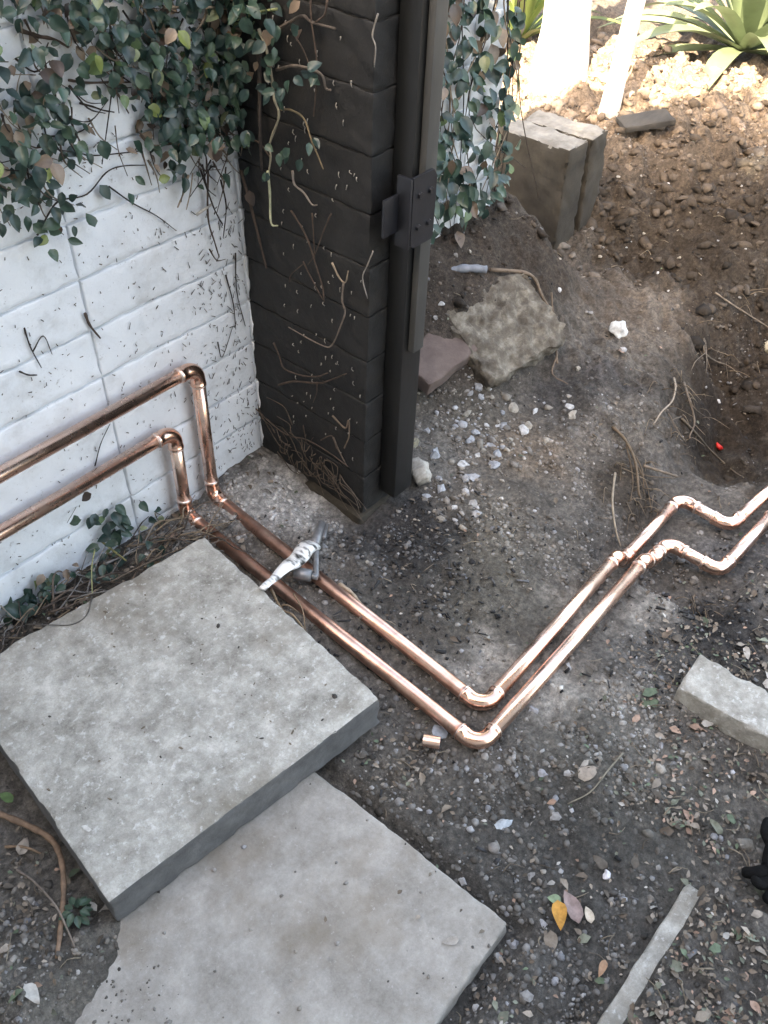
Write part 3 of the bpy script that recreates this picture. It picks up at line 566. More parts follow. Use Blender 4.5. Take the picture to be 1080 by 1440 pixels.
rc = (0.506,-0.368,-0.002); rc2 = (0.213,-0.491,-0.000)
P = scatter(1100, lambda x, y: np.clip(gau(x, y, rc[0], rc[1], .15, .13) + .8 * gau(x, y, rc2[0], rc2[1], .09, .08) + .012, 0, 1)); sz = np.clip(.0035 + .0045 * RNG.pareto(2.4, len(P)), 0, .017)
tag(stones('rubble_crumbs', P, sz, np.array([(.40, .40, .41), (.28, .26, .24), (.18, .165, .15), (.33, .30, .26)])[RNG.integers(0, 4, len(P))] * RNG.uniform(.7, 1.2, (len(P), 1)), .7, (.45, 1.25)), 'pale crumbs of broken mortar spread beyond the post', 'rubble', None, 'stuff')

P = np.stack([RNG.uniform(-1.2, -0.95, 420), RNG.uniform(-1.0, -0.72, 420)], 1); P = P[RNG.uniform(0, 1, 420) < gau(P[:, 0], P[:, 1], -1.17, -.78, .11, .13)]
tag(stones('soil_crumbs', P, RNG.uniform(.0010, .0038, len(P)), np.clip(soil_color(P[:, 0], P[:, 1]) * RNG.uniform(.6, 1.5, (len(P), 1)), .01, .5), .6, (.5, 1.25)), 'soil crumbs spilled over the edge of the flush paver', 'soil crumbs', None, 'stuff')

# black mulch chips: thin dark splinters
def chips(name, P, Ls, Ws, Ts, cols, m, tilt=0.35, lift=0.0):
    n = len(P); base = np.array([(-1, -1, -1), (1, -1, -1), (1, 1, -1), (-1, 1, -1), (-1, -1, 1), (1, -1, 1), (1, 1, 1), (-1, 1, 1)], float) * 0.5
    B = base[None] * np.stack([Ls, Ws, Ts], 1)[:, None, :] * RNG.uniform(0.75, 1.2, (n, 8, 1))
    a = RNG.uniform(0, 2 * np.pi, n); tx = RNG.normal(0, tilt, n); ty = RNG.normal(0, tilt, n)
    def R(ax, t):
        c, s = np.cos(t), np.sin(t); M = np.zeros((n, 3, 3)); M[:, ax, ax] = 1; i, j = (ax + 1) % 3, (ax + 2) % 3
        M[:, i, i] = c; M[:, i, j] = -s; M[:, j, i] = s; M[:, j, j] = c; return M
    M = R(2, a) @ R(0, tx) @ R(1, ty); B[:, [1, 2, 5, 6], 1] *= RNG.uniform(.3, 1, (n, 1)); V = np.einsum('nij,nkj->nki', M, B)
    z = ground_height(P[:, 0], P[:, 1]); z = np.where(on_paver_b(P[:, 0], P[:, 1]), 0.014, z); z = np.where(in_box(P[:, 0], P[:, 1], -0.95, -0.335, -2.0, -1.427), np.maximum(z, 0.033), z)
    V[:, :, 0] += P[:, None, 0]; V[:, :, 1] += P[:, None, 1]; V[:, :, 2] += (z + lift + Ts * .3 + RNG.uniform(0, .006, n))[:, None]
    Fq = np.array([(0, 3, 2, 1), (4, 5, 6, 7), (0, 1, 5, 4), (1, 2, 6, 5), (2, 3, 7, 6), (3, 0, 4, 7)])
    Fc = (Fq[None] + (np.arange(n) * 8)[:, None, None]).reshape(-1, 4)
    return link(bpy.data.objects.new(name, fast_mesh(name, V.reshape(-1, 3), Fc, m, np.repeat(cols, 8, 0), False)))
m1 = (-0.010,-0.509,-0.003); m2 = (0.234,-1.205,-0.013); m3 = (-0.120,-0.664,-0.001)
def d_mulch(x, y): return np.clip(gau(x, y, m1[0], m1[1], .16, .16) + gau(x, y, m2[0], m2[1], .2, .13) + .6 * gau(x, y, m3[0], m3[1], .2, .14) + 0.02, 0, 1) * (~on_paver_b(x, y))
P = scatter(1300, d_mulch); n = len(P)
tag(chips('black_mulch', P, np.clip(.005 + .005 * RNG.pareto(2, n), 0, .03), np.clip(.003 + .002 * RNG.pareto(2, n), 0, .014), RNG.uniform(.0015, .006, n), np.clip((RNG.uniform(.012, .05, (n, 1)) + .10 * (RNG.uniform(0, 1, (n, 1)) > .88)) * np.array((1, 1, 1.04)), 0, 1), M_LITTER), 'black charred mulch chips between the post and the pipes', 'mulch', None, 'stuff')

# ------------------------------------------------------------------ leaves
def leaf_geo(L=1.0, w=0.32, nu=6, nv=4, fold=0.25, curl=0.15, point=1.0, seed=0, wave=0.0):
    """flat leaf along +y from the stalk at the origin, face up +z"""
    V = []; rg = np.random.default_rng(seed)
    for i in range(nu + 1):
        t = i / nu; hw = w * (math.sin(math.pi * min(1, t ** 0.75)) ** (0.8)) * (1 - 0.15 * t) if 0 < t < 1 else 0.004
        for j in range(nv + 1):
            s = j / nv * 2 - 1
            V.append((s * hw * L, t * L, L * (fold * abs(s) * hw - curl * (t - 0.3) ** 2 + wave * math.sin(t * 9 + s * 2 + seed) * 0.05)))
    Fc = [(i * (nv + 1) + j, i * (nv + 1) + j + 1, (i + 1) * (nv + 1) + j + 1, (i + 1) * (nv + 1) + j) for i in range(nu) for j in range(nv)]
    return V, Fc
def leaf_mesh(name, col, m, **k):
    mb = MB(); V, Fc = leaf_geo(**k); mb.add(V, Fc, col); return mb.mesh(name, m)
IVY_COLS = [(0.028, 0.060, 0.046), (0.036, 0.074, 0.056), (0.026, 0.054, 0.050), (0.046, 0.084, 0.056), (0.020, 0.044, 0.037)]
IVY_ALT = [(0.16, 0.20, 0.06), (0.20, 0.24, 0.14), (0.10, 0.16, 0.07), (0.13, 0.09, 0.06), (0.20, 0.15, 0.11), (0.07, 0.05, 0.04)]
ivy_meshes = [leaf_mesh('ivy_leaf', c, M_IVY, L=1, w=0.29 + 0.05 * (i % 3), fold=0.3 + .1 * (i % 2), curl=0.12 + .1 * (i % 3), seed=i, wave=.5) for i, c in enumerate(IVY_COLS * 2)]
ivy_alt = [leaf_mesh('ivy_leaf', c, M_IVY, L=1, w=0.36, fold=0.25, curl=0.2, seed=i) for i, c in enumerate(IVY_ALT)]
def leaf_matrix(pos, out, tip, size, rng=RNG):
    """out = leaf face normal, tip = direction of the leaf tip"""
    z = Vector(out).normalized(); y = Vector(tip); y = (y - z * y.dot(z)).normalized(); x = y.cross(z)
    return Matrix(((x.x * size, y.x * size, z.x * size, pos[0]), (x.y * size, y.y * size, z.y * size, pos[1]), (x.z * size, y.z * size, z.z * size, pos[2]), (0, 0, 0, 1)))
def ivy_leaf(parent, pos, out, size, alt=0.13):
    size = size * .95
    out = np.array(out) + RNG.normal(0, 0.42, 3); tip = np.array((0, 0, -1.0)) + RNG.normal(0, 0.55, 3)
    me = random.choice(ivy_alt) if random.random() < alt * .8 else random.choice(ivy_meshes)
    o = bpy.data.objects.new('leaf', me); link(o, parent); o.matrix_local = leaf_matrix(pos, out, tip, size); return o
# creeping plant on the white wall and over the dark pier
ivy = thing('creeping_ivy', 'green creeper trailing over the top of the white wall and pier', 'creeper', (0, 0, 0))
CL = [  # centre (x, z) on the wall plane, spread (x, z), count, size
    ((-0.475, 1.00), (0.055, 0.075), 62, .034), ((-0.50, 0.90), (0.035, 0.045), 16, .028), ((-0.40, 1.01), (0.04, 0.04), 14, .028), ((-0.53, 1.08), (0.05, 0.05), 16, .032),
    ((-0.335, 1.17), (0.050, 0.035), 40, .030), ((-0.26, 1.12), (0.05, 0.05), 26, .029), ((-0.40, 1.23), (0.14, 0.03), 64, .031), ((-0.15, 1.22), (0.10, 0.04), 54, .031),
    ((-0.175, 1.00), (0.045, 0.065), 84, .031), ((-0.12, 0.93), (0.040, 0.045), 56, .030), ((-0.17, 1.10), (0.055, 0.05), 40, .031), ((-0.06, 1.12), (0.05, 0.10), 40, .031), ((-0.05, 1.0), (0.03, 0.05), 20, .029)]
nleaf = 0
for (cx, cz), (sx, sz_), cnt, ls in CL:
    for k in range(cnt):
        x = cx + RNG.normal(0, sx); z = cz + RNG.normal(0, sz_)
        if x > -0.02: x = -0.02 - abs(RNG.normal(0, .02))
        ivy_leaf(ivy, (x, -0.012 - abs(RNG.normal(0.03, 0.03)), z), (-0.25, -1, 0.55), ls * RNG.uniform(.75, 1.2)); nleaf += 1
mbS = MB()
IVF = MB()
def fill_leaf(mb, pos, out, size, cols):
    V, Fc = leaf_geo(L=1, w=RNG.uniform(.27, .4), fold=.3, curl=.2, nu=4, nv=2); Mx = np.array(leaf_matrix(pos, np.array(out) + RNG.normal(0, .6, 3), np.array((0, 0, -1.)) + RNG.normal(0, .8, 3), size))
    mb.add(np.array(V) @ Mx[:3, :3].T + Mx[:3, 3], Fc, cols[int(RNG.integers(len(cols)))])
for (cx, cz), (sx, sz_), cnt, ls in CL:
    for k in range(int(cnt * .95)):
        fill_leaf(IVF, (min(-.008, cx + RNG.normal(0, sx * 1.1)), -0.010 - abs(RNG.normal(0, .02)), cz + RNG.normal(0, sz_ * 1.1)), (-.25, -1, .5), ls * RNG.uniform(.45, 1.0), IVY_COLS * 2 + IVY_ALT[2:])
for k in range(620):   # more of the creeper along the wall top
    x = RNG.uniform(-1.6, -.02); z = 1.36 + RNG.normal(0, .07) - .22 * abs(math.sin(x * 5.1)) * RNG.uniform(0, 1)
    fill_leaf(IVF, (x, -.01 - abs(RNG.normal(.02, .025)), z), (-.2, -1, .6), .034 * RNG.uniform(.5, 1.1), IVY_COLS * 2 + IVY_ALT[2:])
for k in range(190):   # spilling round the corner on to the pier
    q = abs(RNG.normal(0, .075)); fill_leaf(IVF, (-0.012 - abs(RNG.normal(0, .02)), -0.01 - q, 1.17 + RNG.normal(0, .07) - .4 * max(0, RNG.normal(0, .3)) * (q < .06)), (-1, -.3, .5), .031 * RNG.uniform(.5, 1.1), IVY_COLS * 2 + IVY_ALT[2:])
def stem_part(parent, px, r0, r1, c, n=6, amp=.001):
    m_ = MB(); add_stem(m_, px, r0 * .8, r1 * .8, c, n, amp); return m_.build('stem', M_STEM, parent)
BR = (0.075, 0.055, 0.045); DK = (0.035, 0.028, 0.025); PALE = (0.30, 0.24, 0.18); GRN = (0.22, 0.25, 0.12)
for px, r in [([(-0.431,-0.012,1.152),(-0.400,-0.012,1.139),(-0.375,-0.012,1.128),(-0.348,-0.012,1.111)], .005), ([(-0.362,-0.012,1.061),(-0.322,-0.012,1.048),(-0.274,-0.012,1.038),(-0.231,-0.012,1.026)], .0032), ([(-0.350,-0.012,1.021),(-0.325,-0.012,1.010),(-0.306,-0.012,0.998),(-0.283,-0.012,0.986)], .0026),
              ([(-0.258,-0.012,1.080),(-0.268,-0.012,1.053),(-0.290,-0.012,0.999),(-0.331,-0.012,0.908)], .0022), ([(-0.281,-0.012,1.037),(-0.263,-0.012,1.002),(-0.249,-0.012,0.975)], .003), ([(-0.416,-0.008,0.977),(-0.384,-0.008,0.973),(-0.350,-0.008,0.972),(-0.328,-0.008,0.985)], .0022),
              ([(-0.370,-0.008,0.942),(-0.347,-0.008,0.926),(-0.239,-0.008,0.901)], .0022), ([(-0.485,-0.008,0.824),(-0.445,-0.008,0.858),(-0.421,-0.008,0.868),(-0.373,-0.008,0.862),(-0.323,-0.008,0.888),(-0.283,-0.008,0.888),(-0.228,-0.008,0.871)], .0023),
              ([(-0.320,-0.006,0.858),(-0.274,-0.006,0.816),(-0.227,-0.006,0.772),(-0.185,-0.006,0.722)], .0022), ([(-0.224,-0.008,0.916),(-0.211,-0.008,0.864),(-0.193,-0.008,0.830)], .002), ([(-0.094,-0.020,0.821),(-0.108,-0.020,0.729),(-0.096,-0.020,0.668),(-0.088,-0.020,0.630)], .003),
              ([(-0.064,-0.020,0.796),(-0.055,-0.020,0.733),(-0.075,-0.020,0.672)], .0025), ([(-0.112,-0.020,0.836),(-0.092,-0.020,0.746),(-0.071,-0.020,0.699)], .0025), ([(-0.068,-0.006,0.574),(-0.056,-0.006,0.493),(-0.057,-0.006,0.426)], .0022), ([(-0.033,-0.006,0.615),(-0.041,-0.006,0.519),(-0.022,-0.006,0.417)], .0022),
              ([(-0.556,-0.005,0.663),(-0.558,-0.005,0.619),(-0.547,-0.005,0.570)], .0022), ([(-0.556,-0.005,0.607),(-0.527,-0.005,0.630),(-0.520,-0.005,0.583)], .0018), ([(-0.593,-0.005,0.583),(-0.578,-0.005,0.570),(-0.559,-0.005,0.559)], .0026), ([(-0.431,-0.006,0.639),(-0.424,-0.006,0.607),(-0.409,-0.006,0.572)], .0042),
              ([(-0.113,-0.006,0.417),(-0.104,-0.006,0.371),(-0.064,-0.006,0.435)], .0018), ([(-0.491,-0.006,0.281),(-0.466,-0.006,0.330),(-0.431,-0.006,0.365)], .0018)]:
    stem_part(ivy, px, r, r * .55, DK if r < .003 else BR, 6, .0015)
for px, r, c in [([(-0.058,-0.030,1.119),(-0.075,-0.030,1.098),(-0.100,-0.030,1.078),(-0.133,-0.030,1.041)], .003, PALE), ([(-0.168,-0.050,1.143),(-0.108,-0.050,1.132),(-0.062,-0.050,1.124),(-0.014,-0.050,1.110)], .0035, PALE), ([(-0.020,-0.003,1.098),(-0.020,-0.039,1.095),(-0.020,-0.069,1.091),(-0.020,-0.111,1.116),(-0.020,-0.175,1.135)], .0042, GRN),
                 ([(-0.206,-0.030,1.155),(-0.191,-0.030,1.132),(-0.181,-0.030,1.098)], .003, PALE), ([(-0.192,-0.030,1.147),(-0.170,-0.030,1.134),(-0.155,-0.030,1.115)], .003, PALE), ([(-0.220,-0.030,1.160),(-0.202,-0.030,1.137)], .003, PALE),
                 ([(-0.142,-0.020,0.831),(-0.160,-0.020,0.800),(-0.181,-0.020,0.776)], .0028, PALE), ([(-0.133,-0.020,0.828),(-0.145,-0.020,0.795),(-0.160,-0.020,0.763)], .002, PALE), ([(-0.137,-0.020,0.745),(-0.094,-0.020,0.753)], .004, (.45, .42, .38))]:
    stem_part(ivy, px, r, r * .7, c)
# bare stems clinging to the pier
for px, r, c in [([(-0.012,-0.171,0.758),(-0.012,-0.204,0.730),(-0.012,-0.222,0.696),(-0.012,-0.239,0.662),(-0.012,-0.253,0.615),(-0.012,-0.259,0.582)], .0030, BR), ([(-0.012,-0.200,0.655),(-0.012,-0.224,0.620),(-0.012,-0.256,0.586)], .0024, BR), ([(-0.012,-0.232,0.773),(-0.012,-0.236,0.721),(-0.012,-0.236,0.671)], .002, BR),
                 ([(-0.012,-0.285,0.788),(-0.012,-0.262,0.744),(-0.012,-0.237,0.687),(-0.012,-0.216,0.653)], .002, BR), ([(-0.012,-0.285,0.684),(-0.012,-0.303,0.655),(-0.012,-0.319,0.650),(-0.012,-0.331,0.681)], .0028, PALE), ([(-0.012,-0.319,0.650),(-0.012,-0.311,0.606),(-0.012,-0.320,0.583),(-0.012,-0.307,0.544),(-0.012,-0.278,0.481),(-0.012,-0.244,0.469),(-0.012,-0.138,0.470)], .0030, (.16, .13, .11)),
                 ([(-0.012,-0.025,0.800),(-0.012,-0.040,0.756),(-0.012,-0.059,0.687),(-0.012,-0.074,0.629),(-0.012,-0.085,0.597)], .0045, BR), ([(-0.035,-0.137,0.840),(-0.035,-0.135,0.793),(-0.035,-0.136,0.730),(-0.035,-0.152,0.728)], .0038, (.42, .44, .30)), ([(-0.012,-0.180,0.845),(-0.012,-0.185,0.819),(-0.012,-0.209,0.808),(-0.012,-0.233,0.790),(-0.012,-0.249,0.797)], .0032, (.22, .19, .17)),
                 ([(-0.010,-0.152,0.586),(-0.010,-0.161,0.611),(-0.010,-0.197,0.646)], .0018, BR),
                 ([(-0.012,-0.088,0.405),(-0.012,-0.107,0.373),(-0.012,-0.116,0.345),(-0.012,-0.181,0.356),(-0.012,-0.233,0.378),(-0.012,-0.262,0.400)], .0030, BR), ([(-0.012,-0.092,0.285),(-0.012,-0.149,0.322),(-0.012,-0.232,0.358),(-0.012,-0.283,0.392),(-0.012,-0.318,0.424)], .0036, BR), ([(-0.012,-0.228,0.360),(-0.012,-0.223,0.325),(-0.012,-0.210,0.289)], .002, BR),
                 ([(-0.010,-0.169,0.199),(-0.010,-0.177,0.143),(-0.010,-0.206,0.180)], .002, BR), ([(-0.012,-0.276,0.286),(-0.012,-0.315,0.270),(-0.012,-0.326,0.299),(-0.012,-0.326,0.252),(-0.012,-0.310,0.203)], .003, (.16, .12, .09)), ([(-0.012,-0.278,0.220),(-0.012,-0.292,0.185),(-0.012,-0.320,0.152)], .003, (.13, .10, .08)),
                 ([(-0.012,-0.232,0.188),(-0.012,-0.270,0.219),(-0.012,-0.284,0.188)], .0022, BR), ([(-0.015,-0.002,0.169),(-0.015,-0.058,0.147),(-0.015,-0.114,0.141),(-0.015,-0.187,0.166),(-0.015,-0.264,0.165),(-0.015,-0.323,0.155)], .0028, BR),
                 ([(-0.030,-0.132,1.097),(-0.030,-0.152,1.067),(-0.030,-0.160,1.026),(-0.030,-0.161,0.983),(-0.030,-0.171,0.952),(-0.030,-0.140,0.893),(-0.030,-0.141,0.867),(-0.030,-0.130,0.823)], .0040, (.26, .24, .18)), ([(-0.012,-0.153,1.094),(-0.012,-0.189,1.112),(-0.012,-0.230,1.134),(-0.012,-0.251,1.127),(-0.012,-0.304,1.127)], .0045, (.09, .075, .065)),
                 ([(-0.012,-0.247,1.161),(-0.012,-0.251,1.131),(-0.012,-0.259,1.063),(-0.012,-0.253,1.008),(-0.012,-0.248,0.967)], .0025, BR), ([(-0.012,-0.197,1.106),(-0.012,-0.226,1.075),(-0.012,-0.241,1.052)], .002, BR), ([(-0.015,-0.156,1.030),(-0.015,-0.210,1.049),(-0.015,-0.272,1.048),(-0.015,-0.282,1.027),(-0.015,-0.298,1.025)], .004, (.12, .10, .085)),
                 ([(-0.030,-0.178,0.967),(-0.030,-0.208,0.974),(-0.030,-0.237,0.965),(-0.030,-0.258,0.933),(-0.030,-0.274,0.904),(-0.030,-0.288,0.883)], .0028, (.17, .13, .08)), ([(-0.020,-0.121,1.066),(-0.020,-0.112,0.985),(-0.020,-0.104,0.916),(-0.020,-0.100,0.825)], .0062, (.06, .05, .045)), ([(-0.012,-0.290,1.169),(-0.012,-0.284,1.147),(-0.012,-0.256,1.128)], .003, BR),
                 ([(-0.012,-0.402,1.169),(-0.012,-0.390,1.137),(-0.012,-0.398,1.118),(-0.012,-0.396,1.085)], .0022, (.22, .20, .18)), ([(-0.008,-0.392,0.745),(-0.008,-0.379,0.711),(-0.008,-0.364,0.676),(-0.008,-0.380,0.636)], .0022, (.24, .22, .20)), ([(-0.012,0.010,0.848),(-0.012,-0.038,0.872),(-0.012,-0.084,0.875),(-0.012,-0.118,0.855)], .0035, BR)]:
    stem_part(ivy, px, r, r * .6, c)
for k in range(170):  # tangle of thin hanging stems under the leaves
    c_ = [(-0.15, 1.02, .07, .12), (-0.33, 1.13, .12, .08), (-0.06, 1.05, .04, .12), (-0.45, 1.0, .07, .10), (-0.07, .84, .035, .07)][int(RNG.choice(5, p=[.3, .2, .2, .15, .15]))]
    x0 = min(-.01, c_[0] + RNG.normal(0, c_[2])); z0 = c_[1] + RNG.normal(0, c_[3]) * .8; l = RNG.uniform(.03, .10); a = RNG.normal(-1.6, .7)
    add_stem(mbS, [(x0, -.012, z0), (x0 + l * .4 * math.cos(a), -.03, z0 + l * .4 * math.sin(a)), (min(-.004, x0 + l * math.cos(a + .5)), -.02, z0 + l * math.sin(a + .5))], RNG.uniform(.0011, .0024), .0008, [BR, DK, (.12, .095, .075), (.20, .165, .13)][k % 4], 5, .003, 4)
for k in range(46):   # matted rootlets low on the pier
    y0, z0 = RNG.uniform(-0.30, -0.07), 0.06 + abs(RNG.normal(0, .05)); a = RNG.uniform(0, 6.28)
    add_stem(mbS, [(-0.008 - RNG.uniform(0, .012), y0 + q * .03 * math.cos(a), z0 + q * .02 * math.sin(a + q * .6)) for q in range(4)], .0016, .0009, (0.09, .07, .055), 4, .004, 3)
for k in range(420):  # broken rootlets still stuck to the wall
    x0, z0 = RNG.uniform(-0.75, -0.01), RNG.uniform(0.05, 1.0); a = RNG.normal(1.57, .8); l = RNG.uniform(.001, .0045)
    add_stem(mbS, [(x0, -.003, z0), (x0 + 2 * l * math.cos(a), -.004, z0 + 2 * l * math.sin(a))], .0011, .0006, BR, 4, 0, 2)
for k in range(260):
    x0 = -0.01 - abs(RNG.normal(0, .10)); z0 = RNG.uniform(0.05, .75); a = RNG.normal(1.57, .5); l = RNG.uniform(.002, .009)
    add_stem(mbS, [(x0, -.003, z0), (x0 + 2 * l * math.cos(a), -.005, z0 + 2 * l * math.sin(a))], .0011, .0006, (.06, .05, .045), 4, 0, 2)
for k in range(110):  # pale flecks on the pier
    y0, z0 = RNG.uniform(-0.36, -0.12), RNG.uniform(0.15, 1.25); l = RNG.uniform(.002, .006)
    add_stem(mbS, [(-.002, y0, z0), (-.004, y0 + RNG.normal(0, .001), z0 - l), (-.002, y0 + RNG.normal(0, .002), z0 - 2 * l)], .0013, .0008, (.32, .30, .27), 4, 0, 2)
IVF.build('small_leaves', M_IVY, ivy)['kind'] = 'stuff'
mbS.build('rootlets', M_STEM, ivy)['kind'] = 'stuff'
PIERL = [([(-0.050,-0.067,1.084),(-0.050,-0.126,1.077),(-0.050,-0.102,1.036),(-0.050,-0.040,1.016),(-0.050,-0.069,1.009),(-0.050,-0.087,0.994),(-0.050,-0.117,1.075),(-0.050,-0.039,1.072)], .034), ([(-0.050,-0.186,1.029),(-0.050,-0.224,1.040),(-0.050,-0.272,1.055),(-0.050,-0.204,1.021),(-0.050,-0.188,0.993),(-0.050,-0.217,1.027),(-0.050,-0.161,1.017),(-0.050,-0.137,1.008),(-0.050,-0.277,1.048)], .027), ([(-0.045,-0.189,0.913),(-0.045,-0.198,0.895),(-0.045,-0.266,0.934),(-0.045,-0.236,0.906),(-0.045,-0.150,0.846)], .024),
         ([(-0.050,-0.096,0.917),(-0.050,-0.063,0.894),(-0.050,-0.151,1.129),(-0.050,-0.186,1.124),(-0.050,-0.125,1.135),(-0.050,-0.164,1.085),(-0.050,-0.060,0.949),(-0.050,-0.004,0.921),(-0.050,-0.024,0.912),(-0.050,-0.009,0.950)], .033), ([(-0.040,0.002,0.889),(-0.040,-0.025,0.885),(-0.040,0.020,0.848)], .033)]
for pts_, ls in PIERL:
    for p in pts_:
        for k in range(2):
            ivy_leaf(ivy, np.array(p) + RNG.normal(0, .008, 3) + np.array((-.01 * k, 0, 0)), (-1, -0.5, 0.5), ls * RNG.uniform(.8, 1.15), .04)
# creeper on the wall beyond the post
ivy2 = thing('creeping_ivy', 'green creeper hanging over the wall end behind the post', 'creeper', (0, 0, 0))
mbT = MB()
for k in range(300):
    x = RNG.uniform(0.45, 1.0); z = RNG.uniform(0.38, 1.15)
    if z < 0.38 + 0.1 * abs(math.sin(x * 23)): z += .1
    ivy_leaf(ivy2, (x, -0.015 - abs(RNG.normal(0.025, 0.02)), z), (-0.35, -1, 0.5), .048 * RNG.uniform(.6, 1.25), .12)
for k in range(40):
    z = RNG.uniform(0.35, 1.1); ivy_leaf(ivy2, (1.0 + abs(RNG.normal(0, .02)), RNG.uniform(0, .1), z), (0.6, -.8, 0.5), .045 * RNG.uniform(.6, 1.2), .3)
lv2 = MB()
for k in range(330):
    x = RNG.uniform(0.45, 1.02); z = RNG.uniform(0.38, 1.2); s2 = .046 * RNG.uniform(.5, 1.2)
    V, Fc = leaf_geo(L=1, w=.34, fold=.3, curl=.2, nu=4, nv=2); Mx = np.array(leaf_matrix((x, -.008 - abs(RNG.normal(.015, .015)), z), np.array((-.3, -1, .4)) + RNG.normal(0, .5, 3), np.array((0, 0, -1.)) + RNG.normal(0, .6, 3), s2))
    V = np.array(V) @ Mx[:3, :3].T + Mx[:3, 3]; lv2.add(V, Fc, (IVY_COLS + IVY_ALT[2:] + IVY_COLS)[int(RNG.integers(14))])
lv2.build('small_leaves', M_IVY, ivy2)['kind'] = 'stuff'
for k in range(18):
    x0 = RNG.uniform(0.58, 1.0); z1 = RNG.uniform(.3, .5)
    stem_part(ivy2, [(x0, -.01, 1.2), (x0 + RNG.normal(0, .05), -.02, .95), (x0 + RNG.normal(0, .08), -.025, .7), (x0 + RNG.normal(0, .09), -.015, z1)], .003, .0015, [BR, PALE, DK][k % 3], 5, .006)

# ------------------------------------------------------------------ fallen leaves, twigs, roots
def d_litter(x, y):
    d = 0.05 + 0.9 * sst(-0.95, -1.35, y) * (1 - sst(0.2, 0.9, x)) + 0.9 * gau(x, y, -0.62, -0.10, .35, .09) + 0.9 * sst(-1.02, -1.15, x) + 0.45 * gau(x, y, -0.45, -0.93, .12, .1)
    d = d + 1.6 * in_box(x, y, -0.95, -0.345, -2.0, -1.45)
    d = np.where(on_paver_b(x, y), 0.008, d)
    d = d * (0.25 + 2.6 * np.clip(fbm(x * 6, y * 6, 131, 3) + .15, 0, 1))
    return np.clip(d, 0, 1) * near(x, y)
LIT = [tuple(1.1 * q for q in c) for c in [(0.20, 0.165, 0.13), (0.13, 0.10, 0.075), (0.27, 0.23, 0.19), (0.09, 0.075, 0.06), (0.16, 0.17, 0.13), (0.10, 0.13, 0.085), (0.30, 0.20, 0.15), (0.36, 0.34, 0.31)]]
fallen = [leaf_mesh('fallen_leaf', c, M_LITTER, L=1, w=0.24 + .05 * (i % 3), fold=0.3 - .2 * (i % 3), curl=0.35 - .3 * (i % 2), seed=i, wave=1.5, nu=6, nv=2) for i, c in enumerate(LIT * 2)]
for i, q in enumerate(fallen): q['ci'] = i % len(LIT)
lg = [np.concatenate([np.array(leaf_geo(L=1, w=.3, nu=3, nv=2, fold=.3, curl=.3)[0])]), np.array(leaf_geo(L=1, w=.3, nu=3, nv=2)[1])]
P = np.concatenate([scatter(7800, d_litter), scatter(1300, lambda x, y: 1.0 * in_box(x, y, -0.95, -0.36, -2.0, -1.455))]); n = len(P); sz = np.clip(.009 + .007 * RNG.pareto(3, n), 0, .026)
a = RNG.uniform(0, 6.283, n); M = np.zeros((n, 3, 3)); ca, sa = np.cos(a), np.sin(a)
M[:, 0, 0] = ca; M[:, 0, 1] = -sa; M[:, 1, 0] = sa; M[:, 1, 1] = ca; M[:, 2, 2] = 1
def Rx(t):
    R_ = np.zeros((len(t), 3, 3)); R_[:, 0, 0] = 1; R_[:, 1, 1] = np.cos(t); R_[:, 1, 2] = -np.sin(t); R_[:, 2, 1] = np.sin(t); R_[:, 2, 2] = np.cos(t); return R_
def Ry(t):
    R_ = np.zeros((len(t), 3, 3)); R_[:, 1, 1] = 1; R_[:, 0, 0] = np.cos(t); R_[:, 0, 2] = np.sin(t); R_[:, 2, 0] = -np.sin(t); R_[:, 2, 2] = np.cos(t); return R_
M = M @ Rx(RNG.normal(0, .3, n)) @ Ry(RNG.normal(0, .35, n))
LV = lg[0] - np.array((0, .5, 0)); V = np.einsum('nij,kj->nki', M, LV) * sz[:, None, None] * RNG.uniform(.6, 1.2, (n, 1, 1))
def surf(x, y):
    z = ground_height(x, y); z = np.where(on_paver_b(x, y), 0.015, z); return np.where(in_box(x, y, -0.95, -0.335, -2.0, -1.427), np.maximum(z, 0.034), z)
V[:, :, 0] += P[:, None, 0]; V[:, :, 1] += P[:, None, 1]; V[:, :, 2] += (surf(P[:, 0], P[:, 1]) + .006 + RNG.uniform(0, .006, n))[:, None]
Fc = (lg[1][None] + (np.arange(n) * len(LV))[:, None, None]).reshape(-1, 4)
lc = np.array(LIT)[RNG.choice(len(LIT), n, p=np.array([5, 5, 3, 5, 2, 1.2, 1.2, .8]) / 23.2)] * RNG.uniform(.6, 1.2, (n, 1))
tag(link(bpy.data.objects.new('leaf_litter', fast_mesh('leaf_litter', V.reshape(-1, 3), Fc, M_LITTER, np.repeat(lc, len(LV), 0), False))), 'small brown crumbs of dead leaf scattered over the soil', 'leaf litter', None, 'stuff')
LCOL = ['tan', 'dark brown', 'buff', 'blackish brown', 'grey green', 'dull green', 'rusty', 'bleached']
LMARK = [((-.23, -1.5), 'the black glove'), ((-.34, -1.43), 'the corner of the buried paver'), ((-.6, -1.6), 'the buried paver edge'), ((.06, -1.25), 'the pale broken concrete strip'), ((-.3, -.96), 'the corner of the copper pipes'),
         ((-.6, -1.22), 'the front corner of the flush paver'), ((-.6, -1.0), 'the side of the flush paver'), ((-1.15, -.75), 'the front corner of the thick paver'), ((-.6, -.12), 'the white wall'), ((-.36, -.1), 'the lower pipe elbow'), ((.3, -.93), 'the jog in the pipes'), ((.1, -.5), 'the foot of the post'),
         ((-.40, -1.29), 'the orange leaf'), ((-.1, -1.2), 'the bare soil before the concrete strip'), ((.5, -1.35), 'the heap of grey soil'), ((1.0, -.3), 'the concrete lump'), ((-1.2, -.6), 'the thick brown twig')]
